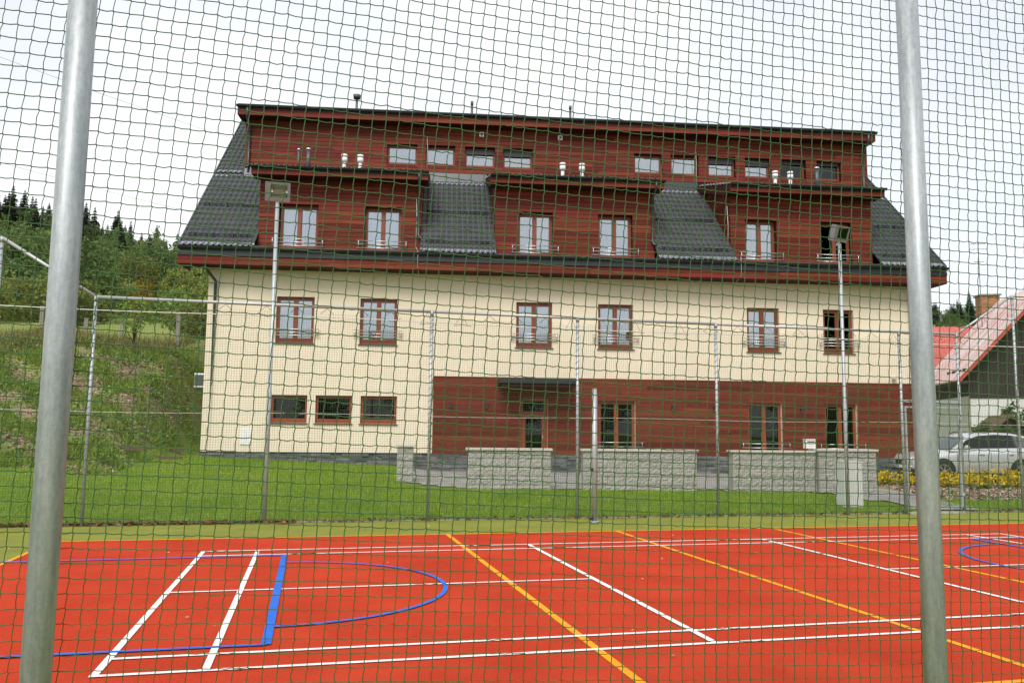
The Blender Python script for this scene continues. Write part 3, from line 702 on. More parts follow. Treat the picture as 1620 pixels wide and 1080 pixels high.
PX = [-5.4, -3.98, -2.4, 3.66, 6.66, 9.75, 14.28, 15.82, 17.42, 18.9]
for x in PX:
    zt = rail_z(x)
    p_ = MB().tube([lf(x, 9.62, -.05), lf(x, 9.62, zt)], .030, 12).build('post', 'galv', ff)
    V = [lf(x + .040 * math.cos(t * .55), 9.62 + .040 * math.sin(t * .55), .06 + t * .0105) for t in range(int((zt - .15) / .0105))]
    MB().tube(V[::2], .0036, 4).build('lacing', 'greyb', p_)
    if x > -5 and x < 18: MB().tube([lf(x, 9.62, zt - .08), lf(x, 9.62, zt + .015)], .037, 12).build('collar', 'galv', p_)
for a, b in zip([-6.6, -5.4, -3.98, -2.4, 3.66, 9.75, 15.82, 17.42], [-5.4, -3.98, -2.4, 3.66, 9.75, 15.82, 17.42, 19.8]):
    MB().tube([lf(a, 9.62, rail_z(a)), lf(b, 9.62, rail_z(b))], .030, 12).build('top_rail', 'alu', ff)
pts = [lf(x, 9.59, 3.82 + .02 * math.sin(x * .7)) for x in np.linspace(-6.6, 19.8, 60)]
MB().tube(pts, .009, 6).build('cable', 'cable', ff)
MB().tube([lf(x, 9.58, 2.0 + .015 * math.sin(x)) for x in np.linspace(-6.6, 19.8, 60)], .0035, 5).build('cable', 'cable', ff)
tie = MB(); x = -6.4; TS = .62
while x < 19.6:
    zt = rail_z(x); z2 = zt - .06 - (.10 if random.random() < .8 else .2)
    tie.tube([lf(x - .12, 9.60, z2 + .02), lf(x, 9.62, zt - .03), lf(x + .12, 9.60, z2 + .02)], .0045, 4)
    if random.random() < .3: tie.tube([lf(x - .15, 9.6, z2), lf(x + .02, 9.6, 3.80), lf(x + .2, 9.6, z2)], .0045, 4)
    x += TS * random.uniform(.8, 1.2)
tie.build('tie', 'black', ff, 'stuff')
nto = straight_net(-6.6, 19.8, 0, lambda x: rail_z(x) - .09 - .07 * (math.sin(x * math.pi / .62) ** 2), 0.03, .0017, 'net', ff, 'net2'); nto.location = (-6.7, 0, 0)
MB().tube([lf(x, 9.60, .05 + .01 * math.sin(x * 2)) for x in np.linspace(-6.6, 19.8, 90)], .007, 5).build('bottom_rope', 'net', ff)
# near fence: two posts in view, knotless square netting hanging slightly askew
nf = empty('ball_stop_fence', (2.2, -3.66, 0), 0, 'near galvanised tube posts hung with coarse green netting in front of the court', 'fence')
for x in (-2.37, .675, 3.735, 6.78):
    MB().tube([(x - 2.2, 0, -.1), (x - 2.2, 0, 4.04)], .042, 32).build('post', 'tube', nf)
MB().tube([(-4.6, 0, 4.06), (4.6, 0, 4.06)], .03, 12).build('top_rail', 'alu', nf)
def near_net():
    a = .042; ca, sa = math.cos(a), math.sin(a); x0, z0 = 2.2, 2.0
    I = np.arange(-106, 107); J = np.arange(-52, 53)
    i, j = np.meshgrid(I, J); U = i * PITCH; Vv = j * PITCH
    Xn = U * ca + Vv * sa; Zn = -U * sa + Vv * ca + z0
    # slack: gentle sag and sideways drift
    dX = .007 * np.sin(Zn * 2.3 + Xn * .9) + RNG.normal(0, .0009, U.shape)
    dZ = -.007 * np.sin(Xn * 1.7 + .5) + .004 * np.sin(Zn * 3.1 + Xn * 1.3) + RNG.normal(0, .0009, U.shape)
    Yn = .062 + .022 * np.sin(Xn * 1.4 + 1) * np.sin(Zn * .9) + RNG.normal(0, .0015, U.shape)
    Pn = np.stack([Xn + dX, Yn, Zn + dZ], -1)
    ok = (Pn[..., 2] > .03) & (Pn[..., 2] < 4.0) & (np.abs(Pn[..., 0]) < 4.55)
    k = .0013
    A = Pn + np.array([-k, 0, k * .8]) ; Bq = Pn + np.array([k, 0, -k * .8])
    segs_p = []; segs_q = []; rad = []
    def add(p, q, mask, r):
        segs_p.append(p[mask]); segs_q.append(q[mask]); rad.append(np.full(mask.sum(), r))
    add(A, Bq, ok, .0025)
    # horizontals: from B(i) to A(i+1), with a bowed middle point
    for (p, q, m_) in ((Bq[:, :-1], A[:, 1:], ok[:, :-1] & ok[:, 1:]), (Bq[1:, :], A[:-1, :], ok[1:, :] & ok[:-1, :])):
        mid = (p + q) / 2 + RNG.normal(0, .0011, p.shape) * np.array([1, .6, 1])
        if p.shape[1] < U.shape[1]: mid = mid + np.array([0, 0, -.0018])
        else: mid = mid + np.array([-.0012, 0, 0])
        add(p, mid, m_, .0017); add(mid, q, m_, .0017)
    p = np.concatenate(segs_p); q = np.concatenate(segs_q); r = np.concatenate(rad)
    d = q - p; d /= np.linalg.norm(d, axis=1)[:, None]
    e1 = np.cross(d, np.array([0, 1., 0])); e1 /= np.linalg.norm(e1, axis=1)[:, None]; e2 = np.cross(d, e1)
    V = np.zeros((len(p), 8, 3))
    for kk in range(4):
        an = math.pi / 2 * kk + .4; o = r[:, None] * (math.cos(an) * e1 + math.sin(an) * e2); V[:, kk] = p + o - d * .0008; V[:, 4 + kk] = q + o + d * .0008
    base = np.arange(len(p))[:, None] * 8
    Fq = np.concatenate([base + np.array([kk, (kk + 1) % 4, 4 + (kk + 1) % 4, 4 + kk]) for kk in range(4)])
    return arr_mesh('net', V, Fq, 'net', nf, smooth=True, kind='stuff')
near_net()
# floodlight poles standing in the fence line
def flood(x, tilt, turn, label):
    o = empty('floodlight_pole', (x, 9.62, 0), 0, label, 'floodlight', 'floodlight poles in the fence line')
    MB().tube([(0, 0, -.05), (0, 0, 2.4), (0, 0, 2.42), (0, 0, 5.98)], [.042, .042, .036, .036], 14).build('pole', 'galv', o)
    hd = MB(); hd.box(-.23, .23, -.03, .10, -.18, .18, skip='f')
    for q in ((-.23, -.125, -.18, .18), (.18, .23, -.18, .18), (-.125, .18, -.18, -.105), (-.125, .18, .14, .18)): hd.face([(q[0], -.03, q[2]), (q[1], -.03, q[2]), (q[1], -.03, q[3]), (q[0], -.03, q[3])])
    for kx in np.arange(-.2, .21, .05): hd.box(kx - .004, kx + .004, .10, .14, -.16, .16)
    hd = hd.build('lamp_head', 'greyb', o); hd.location = (0, -.06, 6.20); hd.rotation_euler = (R(tilt), 0, R(turn))
    rf = MB(); n = 8
    prof = [(-.105 + .245 * i / n, .075 * math.sin(math.pi * i / n)) for i in range(n + 1)]
    for (z_, y_), (z2, y2) in zip(prof, prof[1:]): rf.face([(-.124, y_ - .02, z_), (.179, y_ - .02, z_), (.179, y2 - .02, z2), (-.124, y2 - .02, z2)], True)
    rf.build('reflector', 'reflector', hd)
    MB().tube([(-.09, .01, .02), (.145, .01, .02)], .014, 8).build('lamp_tube', 'whiteb', hd)
    MB().box(-.125, .18, -.029, -.025, -.105, .14).build('glass', 'clear', hd)
    MB().box(-.03, .03, -.03, .03, -.27, -.16).build('bracket', 'galv', hd)
flood(.655, 16, 0, 'galvanised floodlight pole with grey lamp head, at the cream end of the building')
flood(12.83, 20, 16, 'galvanised floodlight pole with turned lamp head, beside the pale concrete pillar')
# gate
gt = empty('fence_gate', (15.05, 9.60, 0), 0, 'narrow galvanised fence gate with wire mesh, opening to the path', 'gate')
g = MB()
for x in (-.70, .70): g.box(x - .02, x + .02, -.02, .02, .12, 2.38)
g.box(-.68, .68, -.02, .02, .12, .16).box(-.68, .68, -.02, .02, 2.34, 2.38).build('frame', 'galv', gt)
MB().box(-.745, .745, -.025, .025, 2.46, 2.52).build('lintel', 'galv', gt)
MB().box(-.74, .74, -.04, .04, -.02, .05).build('threshold', 'kerb', gt)
MB().tube([(-.66, -.03, 1.05), (-.66, -.07, 1.05), (-.55, -.07, 1.05)], .010, 6).box(-.70, -.64, -.03, -.02, .95, 1.15).build('handle', 'steel', gt)
for z in (.4, 2.1): MB().tube([(.735, -.02, z - .05), (.735, -.02, z + .05)], .014, 8).build('hinge', 'galv', gt)
# volleyball post
vb = empty('volleyball_post', (6.72, 8.75, 0), 0, 'freestanding aluminium volleyball post with black hooks at the court edge', 'post')
MB().tube([(0, 0, 0), (0, 0, 2.55)], .046, 20).build('tube', 'alu', vb); MB().tube([(0, 0, 2.55), (0, 0, 2.565)], .047, 20).build('cap', 'greyb', vb)
MB().tube([(0, 0, .002), (0, 0, .05)], .085, 20).build('ground_sleeve', 'galv', vb)
for z in (1.02, .10): MB().tube([(-.05, -.02, z), (-.09, -.035, z)], .028, 10).tube([(-.09, -.035, z - .03), (-.09, -.035, z + .03)], .014, 6).build('hook', 'black', vb)
MB().box(.049, .06, -.012, .012, .1, 2.4).build('slot_rail', 'greyb', vb)

# ------------------------------------------------------------------ silver car
def car():
    o = empty('parked_car', (0, 0, 0), 0, 'silver crossover car parked behind the yellow shrubs at the end of the building', 'car')
    st = [  # x, bottom z, hood/belt z, half width at sill, at shoulder, top-centre z
        (2.32, .42, .70, .55, .50, .72), (2.25, .30, .78, .74, .68, .82), (2.05, .24, .88, .87, .78, .93), (1.6, .23, .96, .92, .82, 1.01), (1.1, .23, 1.00, .925, .85, 1.06),
        (.6, .23, 1.03, .93, .87, 1.08), (-.3, .23, 1.05, .93, .88, 1.10), (-1.2, .23, 1.08, .935, .88, 1.12), (-1.8, .25, 1.10, .92, .86, 1.13), (-2.15, .32, 1.08, .86, .80, 1.12), (-2.30, .42, 1.0, .74, .70, 1.04)]
    V = []; n = 11
    for x, zb_, zs, w1, w2, zt in st:
        half = [(w1 * .85, zb_), (w1, zb_ + .10), (w1 * 1.0, (zb_ + zs) / 2), (w1 * .995, zs - .12), (w2, zs), (w2 * .55, zt - .01)]
        sec = [(-y, z) for y, z in half] + [(0, zt)] + [(y, z) for y, z in reversed(half)]
        V += [(x, y, z) for y, z in sec]
    n = 13; Fq = [(i * n + j, i * n + (j + 1) % n, (i + 1) * n + (j + 1) % n, (i + 1) * n + j) for i in range(len(st) - 1) for j in range(n)]
    mbb = MB(); mbb.v = V; mbb.f = Fq + [tuple(range(n)), tuple((len(st) - 1) * n + k for k in reversed(range(n)))]; mbb.sm = [True] * len(mbb.f)
    body = mbb.build('body', 'silver', o)
    prof = [(1.12, 1.02), (.72, 1.28), (.38, 1.48), (.0, 1.60), (-.6, 1.655), (-1.2, 1.63), (-1.75, 1.53), (-2.08, 1.38), (-2.28, 1.05)]
    hw = lambda z: .885 - max(0, z - 1.02) * .36
    g = MB()
    for (x, z), (x2, z2) in zip(prof, prof[1:]):
        a, b = hw(z), hw(z2)
        for u0, u1 in ((-1, -.5), (-.5, 0), (0, .5), (.5, 1)):
            cz = lambda u: .03 * (1 - u * u)
            g.face([(x, a * u0, z + cz(u0)), (x, a * u1, z + cz(u1)), (x2, b * u1, z2 + cz(u1)), (x2, b * u0, z2 + cz(u0))], True)
    for sg in (-1, 1): g.face([(x, sg * hw(z), z) for x, z in prof])
    g.build('cabin', 'silver', o)
    def sideglass(poly, sg, name='side_window', m='carglass', off=.006):
        f = MB(); f.face([(x, sg * (hw(z) + off), z) for x, z in poly]); f.build(name, m, o)
    for sg in (-1, 1):
        f = MB(); f.face([(x, sg * (hw(z) + .003), z) for x, z in [(.86, 1.10), (.44, 1.40), (.02, 1.535), (-.6, 1.585), (-1.2, 1.565), (-1.65, 1.48), (-2.02, 1.24), (-1.95, 1.16)]]); f.build('window_trim', 'black', o)
        sideglass([(.80, 1.115), (.42, 1.385), (.02, 1.515), (-.28, 1.55), (-.28, 1.13)], sg); sideglass([(-.35, 1.132), (-.35, 1.555), (-.6, 1.57), (-1.17, 1.55), (-1.22, 1.16)], sg); sideglass([(-1.29, 1.165), (-1.24, 1.54), (-1.62, 1.465), (-1.98, 1.23), (-1.93, 1.175)], sg)
    f = MB(); f.face([(1.06, -.80, 1.075), (1.06, .80, 1.075), (.40, .66, 1.49), (.40, -.66, 1.49)]); w_ = f.build('windscreen', 'carglass', o); w_.location = (.02, 0, .022)
    for sg in (-1, 1):
        for x in (1.38, -1.38):
            MB().tube([(x, sg * .80, .37), (x, sg * .936, .37)], .425, 24).build('wheel_arch', 'black', o)
            wl = MB(); pts = [(x, sg * .72, .345), (x, sg * .76, .345), (x, sg * .93, .345), (x, sg * .945, .345)]
            wl.tube(pts, [.30, .345, .345, .315], 28); wl = wl.build('wheel', 'tyre', o)
            r_ = MB(); r_.tube([(x, sg * .943, .345), (x, sg * .949, .345)], .06, 12)
            for k in range(7):
                a0 = 2 * math.pi * k / 7; 
                q = lambda rr, a: (x + rr * math.cos(a), sg * .95, .345 + rr * math.sin(a))
                r_.face([q(.05, a0 - .4), q(.05, a0 + .4), q(.235, a0 + .13), q(.235, a0 - .13)])
            for k in range(28):
                a0, a1 = 2 * math.pi * k / 28, 2 * math.pi * (k + 1) / 28; r_.face([q(.225, a0), q(.225, a1), q(.25, a1), q(.25, a0)])
            r_.build('rim', 'rim', wl)
        MB().box(-2.0, 2.0, sg * .90 - .02, sg * .90 + .02, .215, .33).build('sill_trim', 'black', o)
        m_ = MB(); m_.tube([(.62, sg * .90, 1.10), (.60, sg * 1.04, 1.15), (.60, sg * 1.12, 1.15)], [.03, .085, .06], 10); m_.build('mirror', 'silver', o)
        for x in (.02, -1.02): MB().box(x - .1, x + .08, sg * .935 - .008, sg * .935 + .015, .90, .93).build('door_handle', 'rim', o)
        for x in (.88, -.31, -1.25):
            MB().box(x - .005, x + .005, sg * .926, sg * .9345, .36, 1.02).build('door_gap', 'black', o)
        MB().tube([(.2, sg * .60, 1.60), (.05, sg * .61, 1.66), (-1.5, sg * .61, 1.64), (-1.65, sg * .60, 1.57)], .018, 8).build('roof_rail', 'black', o)
        h_ = MB(); h_.face([(2.275, sg * .40, .62), (2.24, sg * .70, .63), (1.93, sg * .895, .80), (1.98, sg * .83, .90), (2.16, sg * .60, .83), (2.262, sg * .45, .77)]); hl = h_.build('headlight', 'lampg', o); hl.location = (.03, sg * .012, .012)
        MB().box(-2.26, -1.98, sg * .80, sg * .90, .78, 1.0).build('tail_light', 'flower', o)
    MB().box(2.28, 2.335, -.42, .42, .55, .70).build('grille', 'black', o); MB().box(2.2, 2.34, -.70, .70, .30, .42).build('bumper_intake', 'black', o)
    MB().box(2.336, 2.345, -.26, .26, .44, .54).build('number_plate', 'whiteb', o); MB().tube([(2.338, 0, .62), (2.35, 0, .62)], .05, 12).build('badge', 'rim', o)
    return o
CAR = car(); ph = R(10); CAR.scale = (.93, .93, .95)
CAR.rotation_euler = (0, 0, math.pi - ph)
hx, hy = -math.cos(ph), math.sin(ph)
wx, wy = 20.85, 16.0     # near front wheel
CAR.location = (wx - hx * 1.38 * .93 + math.sin(ph) * .93 * .93, wy - hy * 1.38 * .93 + math.cos(ph) * .93 * .93, 0)
CAR.location.z = max(H(wx, wy), H(CAR.location.x, CAR.location.y)) - .01

# ------------------------------------------------------------------ house with the red roof
def house():
    ang = R(-25); hx0, hy0 = 32.91, 27.95
    o = empty('red_roof_house', (hx0, hy0, .2), ang, 'white and dark boarded house with steep red sheet roof beside the parking place', 'house')
    WH = 3.5; GWD = 7.4
    pit_ = 1.1
    MB().box(0, GWD, 0, 5.5, 0, WH).build('wall', 'hwhite', o)
    gb = MB(); x = -.05
    while x < GWD:
        zt = 4.9 + min(x, GWD - x) * pit_; gb.box(x, x + .155, -.05 - random.uniform(0, .01), -.003, WH - .1, max(zt, WH + .2)); x += .165
    gb.build('gable_boards', 'darkwood', o, 'stuff')
    gw = MB(); gw.face([(0, 0, WH), (GWD, 0, WH), (GWD, 0, 4.8), (GWD / 2, 0, 4.8 + GWD / 2 * pit_), (0, 0, 4.8)]); gw.face([(0, 0, WH), (0, 5.5, WH), (0, 5.5, 4.8), (0, 0, 4.8)]); gw.face([(0, 5.5, 0), (GWD, 5.5, 0), (GWD, 5.5, 4.8), (GWD / 2, 5.5, 4.8 + GWD / 2 * pit_), (0, 5.5, 4.8)]); gw.build('gable_wall', 'darkwood', o)
    ez, ex = 4.25, -.75; rx, rz = GWD / 2, 4.25 + (GWD / 2 + .75) * pit_
    sl = (rz - ez) / (rx - ex)
    # sheet with ribs
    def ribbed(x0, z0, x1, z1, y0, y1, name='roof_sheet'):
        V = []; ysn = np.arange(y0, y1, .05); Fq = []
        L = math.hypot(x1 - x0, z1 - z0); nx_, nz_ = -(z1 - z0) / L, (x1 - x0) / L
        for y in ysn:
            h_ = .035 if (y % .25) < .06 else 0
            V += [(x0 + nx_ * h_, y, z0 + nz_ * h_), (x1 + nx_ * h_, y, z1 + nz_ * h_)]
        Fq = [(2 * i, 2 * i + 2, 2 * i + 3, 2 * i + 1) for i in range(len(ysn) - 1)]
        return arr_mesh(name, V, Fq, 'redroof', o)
    M['redwing'] = mat('red_wing_sheet', (.46, .085, .06), .3, var=.18, vscale=1.2, spec=.6)
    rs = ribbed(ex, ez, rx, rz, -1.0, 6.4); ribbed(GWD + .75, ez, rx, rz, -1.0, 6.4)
    MB().prism([(ex, ez - .17), (ex, ez - .01), (rx, rz - .01), (rx, rz - .17)], 'y', -1.0, -.96).prism([(ex - .02, ez - .01), (ex - .02, ez + .07), (rx, rz + .07), (rx, rz - .01)], 'y', -1.02, -.98).build('verge_board', 'redwing', o)
    MB().box(ex, ex + .5, -.95, 6.3, ez - .18, ez - .06).build('soffit', 'darkwood', o)
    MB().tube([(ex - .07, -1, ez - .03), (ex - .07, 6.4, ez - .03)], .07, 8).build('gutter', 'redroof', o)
    for yy in (-.5, .3, 1.1, 1.9): MB().box(ex + .35, ex + .5, yy - .15, yy + .15, ez + .42, ez + .56).build('snow_stop', 'black', o)
    # cross wing to the left with its own roof
    wg = MB().box(-9, 5, 8.2, 15.5, 0, WH + 1.2).build('wing_wall', 'hwhite', o)
    wr = MB(); y = 5.0
    a, b = (7.5, 4.9), (12.0, 8.4)
    V = []; xsn = np.arange(-10, 5.6, .05)
    for x in xsn:
        h_ = .035 if (x % .3) < .06 else 0; V += [(x, a[0] - h_ * .7, a[1] + h_ * .7), (x, b[0] - h_ * .7, b[1] + h_ * .7)]
    arr_mesh('roof_sheet', V, [(2 * i, 2 * i + 2, 2 * i + 3, 2 * i + 1) for i in range(len(xsn) - 1)], 'redwing', wg)
    MB().face([(-10, 12.0, 8.4), (5.5, 12.0, 8.4), (5.5, 16.2, 4.9), (-10, 16.2, 4.9)]).build('roof_sheet', 'redwing', wg)
    MB().box(-10, 5.5, 7.52, 8.2, 4.68, 4.84).build('soffit', 'darkwood', wg)
    # chimney
    ch = MB(); z = 6.2; cx, cy = 2.85, 6.5
    bh_ = .085
    while z < 9.5:
        off = .12 if int(z / bh_) % 2 else 0
        for (xa, xb, ya, yb) in ((cx, cx + 1.0, cy, cy + .1), (cx, cx + .1, cy + .1, cy + .8), (cx + .9, cx + 1.0, cy + .1, cy + .8), (cx, cx + 1.0, cy + .8, cy + .9)):
            if xb - xa > .5:
                x = xa - off
                while x < xb - .02: ch.box(max(x, xa), min(x + .24, xb), ya, yb, z, z + bh_ - .01); x += .25
            else: ch.box(xa, xb, ya, yb, z, z + bh_ - .01)
        z += bh_
    ch = ch.build('chimney', 'brick', o, 'stuff'); MB().box(cx + .03, cx + .97, cy + .03, cy + .87, 0, 9.5).build('flue', 'conc', ch); MB().box(cx - .08, cx + 1.08, cy - .08, cy + .98, 9.5, 9.58).build('chimney_cap', 'conc', ch)
    an = MB(); an.tube([(2.1, 4.2, 6.9), (2.1, 4.2, 12.2)], .022, 6)
    for z, l in ((12.0, .7), (11.7, .9), (11.0, .5)):
        an.tube([(2.1 - l / 2, 4.2, z), (2.1 + l / 2, 4.2, z)], .012, 5)
        for k in range(5): an.tube([(2.1 - l / 2 + l * k / 4, 4.0, z), (2.1 - l / 2 + l * k / 4, 4.4, z)], .008, 4)
    an.build('antenna', 'greyb', o)
    def hwin(x0, x1, z0, z1, fm, y=-.07):
        f = MB(); w = .07; f.box(x0, x1, y - .02, y + .05, z1 - w, z1).box(x0, x1, y - .02, y + .05, z0, z0 + w).box(x0, x0 + w, y - .02, y + .05, z0 + w, z1 - w).box(x1 - w, x1, y - .02, y + .05, z0 + w, z1 - w)
        if x1 - x0 > .7: f.box((x0 + x1) / 2 - .05, (x0 + x1) / 2 + .05, y - .02, y + .05, z0 + w, z1 - w)
        f = f.build('window', fm, o); MB().box(x0 + w, x1 - w, y, y + .015, z0 + w, z1 - w).build('pane', 'pane2', f); return f
    w_ = hwin(3.1, 4.4, 4.15, 5.5, 'orange'); fbx = MB().box(3.0, 4.5, -.35, -.08, 3.85, 4.02).build('flower_box', 'timber', w_)
    c_ = np.array([(random.uniform(3.0, 4.5), random.uniform(-.42, -.1), random.uniform(3.95, 4.3)) for _ in range(140)]); leafcloud('blossom', c_, .06, 'flower', fbx)
    hwin(3.3, 4.2, 6.3, 7.3, 'hwhite'); hwin(1.35, 1.85, 2.45, 2.9, 'greyb', -.03); hwin(6.3, 7.1, 1.0, 2.3, 'hwhite', -.03)
    MB().box(3.6, 6.2, -.02, -.004, 0, 2.35).build('garage_door', 'darkwood', o)
    return o
def leafcloud(name, c, size, m, parent=None, kind='stuff', nz_up=.0, aspect=1.5):
    """one small bent leaf (two triangles) at every centre, random orientation"""
    c = np.asarray(c, float); n = len(c)
    d = RNG.normal(0, 1, (n, 3)); d[:, 2] = d[:, 2] * .7 + nz_up; d /= np.linalg.norm(d, axis=1)[:, None]
    a = np.cross(d, RNG.normal(0, 1, (n, 3))); a /= np.linalg.norm(a, axis=1)[:, None]; b = np.cross(d, a)
    s = size * RNG.uniform(.6, 1.35, (n, 1))
    V = np.stack([c - a * s * aspect * .5, c - b * s * .4, c + a * s * aspect * .5, c + b * s * .4], 1)
    base = np.arange(n)[:, None] * 4
    return arr_mesh(name, V, base + np.array([0, 1, 2, 3]), m, parent, kind=kind)
house()
# little gabled timber roof behind the car
wlh = empty('well_shelter', (27.6, 20.7, .3), R(-20), 'small dark gabled shelter roof showing behind the silver car', 'shelter')
for sx in (-1, 1):
    MB().prism([(0, 2.18), (0, 2.26), (sx * 1.15, 1.30), (sx * 1.15, 1.22)], 'y', -.9, .9).build('roof_side', 'timber', wlh)
for sx in (-.85, .85):
    for sy in (-.7, .7): MB().box(sx - .05, sx + .05, sy - .05, sy + .05, -.2, 1.42).build('post', 'timber', wlh)
MB().prism([(-.75, 1.45), (.75, 1.45), (0, 2.1)], 'y', -.72, -.68).build('gable_board', 'darkwood', wlh)

# ------------------------------------------------------------------ vegetation
def clump_centres(n_cl, per, rx, ry, rz, zc, spread, shell=.55, seed=0):
    g = np.random.default_rng(seed)
    d = g.normal(0, 1, (n_cl, 3)); d /= np.linalg.norm(d, axis=1)[:, None]
    r = g.uniform(shell, 1.0, (n_cl, 1)); lump = 1 + .22 * np.sin(d[:, :1] * 5 + seed) * np.cos(d[:, 1:2] * 4 + seed * 2)
    cc = d * r * lump * np.array([rx, ry, rz]) + np.array([0, 0, zc])
    p = cc[:, None] + g.normal(0, 1, (n_cl, per, 3)) * spread * g.uniform(.6, 1.3, (n_cl, 1, 1)) * np.array([1, 1, .75])
    return p.reshape(-1, 3), cc
def broad_tree(name, h, rad, m, n_cl=110, per=26, leaf=.30, seed=1, label='', group=None, trunk_frac=.3):
    o = empty(name, (0, 0, 0), 0, label, 'tree', group)
    zc = h * (trunk_frac + 1) / 2; rz = h * (1 - trunk_frac) / 2
    p, cc = clump_centres(n_cl, per, rad, rad, rz, zc, leaf * 1.5, seed=seed)
    leafcloud('crown', p, leaf, m, o)
    t = MB(); t.tube([(0, 0, -.6), (.05, 0, h * .2), (-.04, .05, h * .5), (.02, 0, h * .8)], [h * .022, h * .018, h * .012, h * .004], 7)
    g = random.Random(seed)
    for k in range(9):
        q = cc[g.randrange(len(cc))]; z0_ = h * g.uniform(.22, .55); t.tube([(0, 0, z0_), (q[0] * .5, q[1] * .5, (z0_ + q[2]) / 2 + .2), tuple(q)], [h * .009, h * .006, h * .002], 5)
    t.build('trunk', 'bark', o)
    return o
def conifer(name, h, rad, seed, label, group):
    o = empty(name, (0, 0, 0), 0, label, 'tree', group); g = np.random.default_rng(seed)
    V = []
    T = 34
    for t in range(T):
        f = t / T; z = h * (.10 + .88 * f) + g.uniform(-.2, .2); r = rad * (1 - f) ** .95 * g.uniform(.75, 1.2) + .05
        nb = int(9 + 5 * (1 - f))
        for k in range(nb):
            a = 2 * math.pi * (k + g.uniform(-.3, .3)) / nb + t; rr = r * g.uniform(.7, 1.15)
            for q in np.linspace(.25, 1, 4):
                for side in (-1, 1):
                    x, y, zz = rr * q * math.cos(a), rr * q * math.sin(a), z - .45 * rr * q * q + g.uniform(-.12, .12)
                    s = min(h * .024, .22 * r + .07) * (1.35 - q * .6) * g.uniform(.7, 1.4); px, py = -math.sin(a) * side, math.cos(a) * side
                    V += [(x, y, zz + .05), (x + px * s * 1.4 + math.cos(a) * s, y + py * s * 1.4 + math.sin(a) * s, zz - s * .55), (x + math.cos(a) * s * 1.5, y + math.sin(a) * s * 1.5, zz - s * .4)]
    V = np.array(V); arr_mesh('crown', V, np.arange(len(V)).reshape(-1, 3), 'conif', o, kind='stuff')
    MB().tube([(0, 0, -.8), (0, 0, h * .5), (0, 0, h * .99)], [h * .016, h * .010, h * .002], 7).build('trunk', 'bark', o)
    return o
GF = 'forest trees on the hillside'
LBA = 'olive green broadleaf tree in the dense forest on the hillside'
LBB = 'dark green broadleaf tree in the dense forest on the hillside'
LBC = 'autumn coloured tree in the forest on the hillside'
LCO = 'dark spruce along the top of the forest hillside'
proto = []
for k in range(3): proto.append(broad_tree('broadleaf_tree', 12, 4.6, 'leafA', seed=20 + k, label=LBA, group=GF + ', olive', n_cl=130, trunk_frac=.16))
for k in range(3): proto.append(broad_tree('broadleaf_tree', 12, 4.2, 'leafB', seed=30 + k, label=LBB, group=GF + ', green', n_cl=130, trunk_frac=.14))
proto.append(broad_tree('autumn_tree', 9, 3.0, 'leafC', seed=44, label=LBC, group=GF + ', autumn', n_cl=80, trunk_frac=.2))
cprot = [conifer('spruce_tree', 18, 3.3, 50 + k, LCO, 'spruces on the hilltop') for k in range(3)]
used = set()
def place(pr_, x, y, s, rz=None, dz=-.3, label=None, group=None):
    o = pr_ if pr_.name not in used else copy_tree(pr_)
    used.add(pr_.name)
    o.location = (x, y, H(x, y) + dz); o.scale = (s * random.uniform(.88, 1.14), s * random.uniform(.88, 1.14), s * random.uniform(.9, 1.12)); o.rotation_euler = (0, 0, random.uniform(0, 6.28) if rz is None else rz)
    if label: o['label'] = label
    if group: o['group'] = group
    return o
def pix_dir(px):  # ground bearing of a picture column: used only to keep the planting inside the visible wedge of hillside
    d = fwd + rgt * ((px - 810) / 1309.57); return d.x / d.y
n = 0
for row, y in enumerate(np.arange(104, 212, 5.2)):
    xa, xb = pix_dir(-190) * (y + 6.4) + 1.4, pix_dir(400) * (y + 6.4) + 1.4
    step = 4.9 if y < 172 else 2.9
    x = xa + random.uniform(0, 3)
    while x < xb:
        yy = y + random.uniform(-2.5, 2.5)
        hill = H(x, yy)
        if y > 172 and random.random() < .85:
            place(random.choice(cprot), x, yy, random.uniform(.40, .72))
        elif random.random() < .05 and y > 115: place(random.choice(cprot), x, yy, random.uniform(.5, .8))
        else:
            u = random.random(); k = random.randrange(3) if u < .52 else 3 + random.randrange(3) if u < .95 else 6
            place(proto[k], x, yy, random.uniform(.52, .85))
        n += 1; x += step * random.uniform(.75, 1.25)
# right-hand far hill, seen between the building and the house
for k in range(90):
    y = random.uniform(165, 262); a = random.uniform(.72, .93); x = a * (y + 6.4) + 1.4
    t = place(random.choice(cprot) if random.random() < .45 else proto[random.randrange(3, 6)], x, y, random.uniform(.5, .72), label='dark forest tree on the far hill behind the red roofed house', group='forest behind the house')
# meadow trees, nearer
def one(name, x, y, h, rad, m, label, seed, n_cl=90, leaf=.22, tf=.25, grp=None):
    o = broad_tree(name, h, rad, m, n_cl=n_cl, per=26, leaf=leaf, seed=seed, label=label, trunk_frac=tf); o.location = (x, y, H(x, y) - .1); return o
def atpx(px, depth): d = fwd + rgt * ((px - 810) / 1309.57); d = d * depth; return cam.location.x + d.x, cam.location.y + d.y
one('broadleaf_tree', *atpx(30, 74), 8.6, 4.6, 'leafB', 'big dark broadleaf tree standing at the foot of the forest', 61, 190, .28, .08)
one('broadleaf_tree', *atpx(118, 80), 8.4, 4.0, 'leafB', 'smaller dark green tree with low spreading crown at the foot of the forest', 62, 160, .28, .06)
one('broadleaf_tree', *atpx(-75, 70), 9, 5, 'leafA', 'wide olive tree at the foot of the forest beside the big dark tree', 63, 150, .28, .1)
one('young_tree', *atpx(186, 88), 4.6, 1.9, 'leafA', 'young green tree with yellow top standing on the meadow', 64, 70, .2, .2)
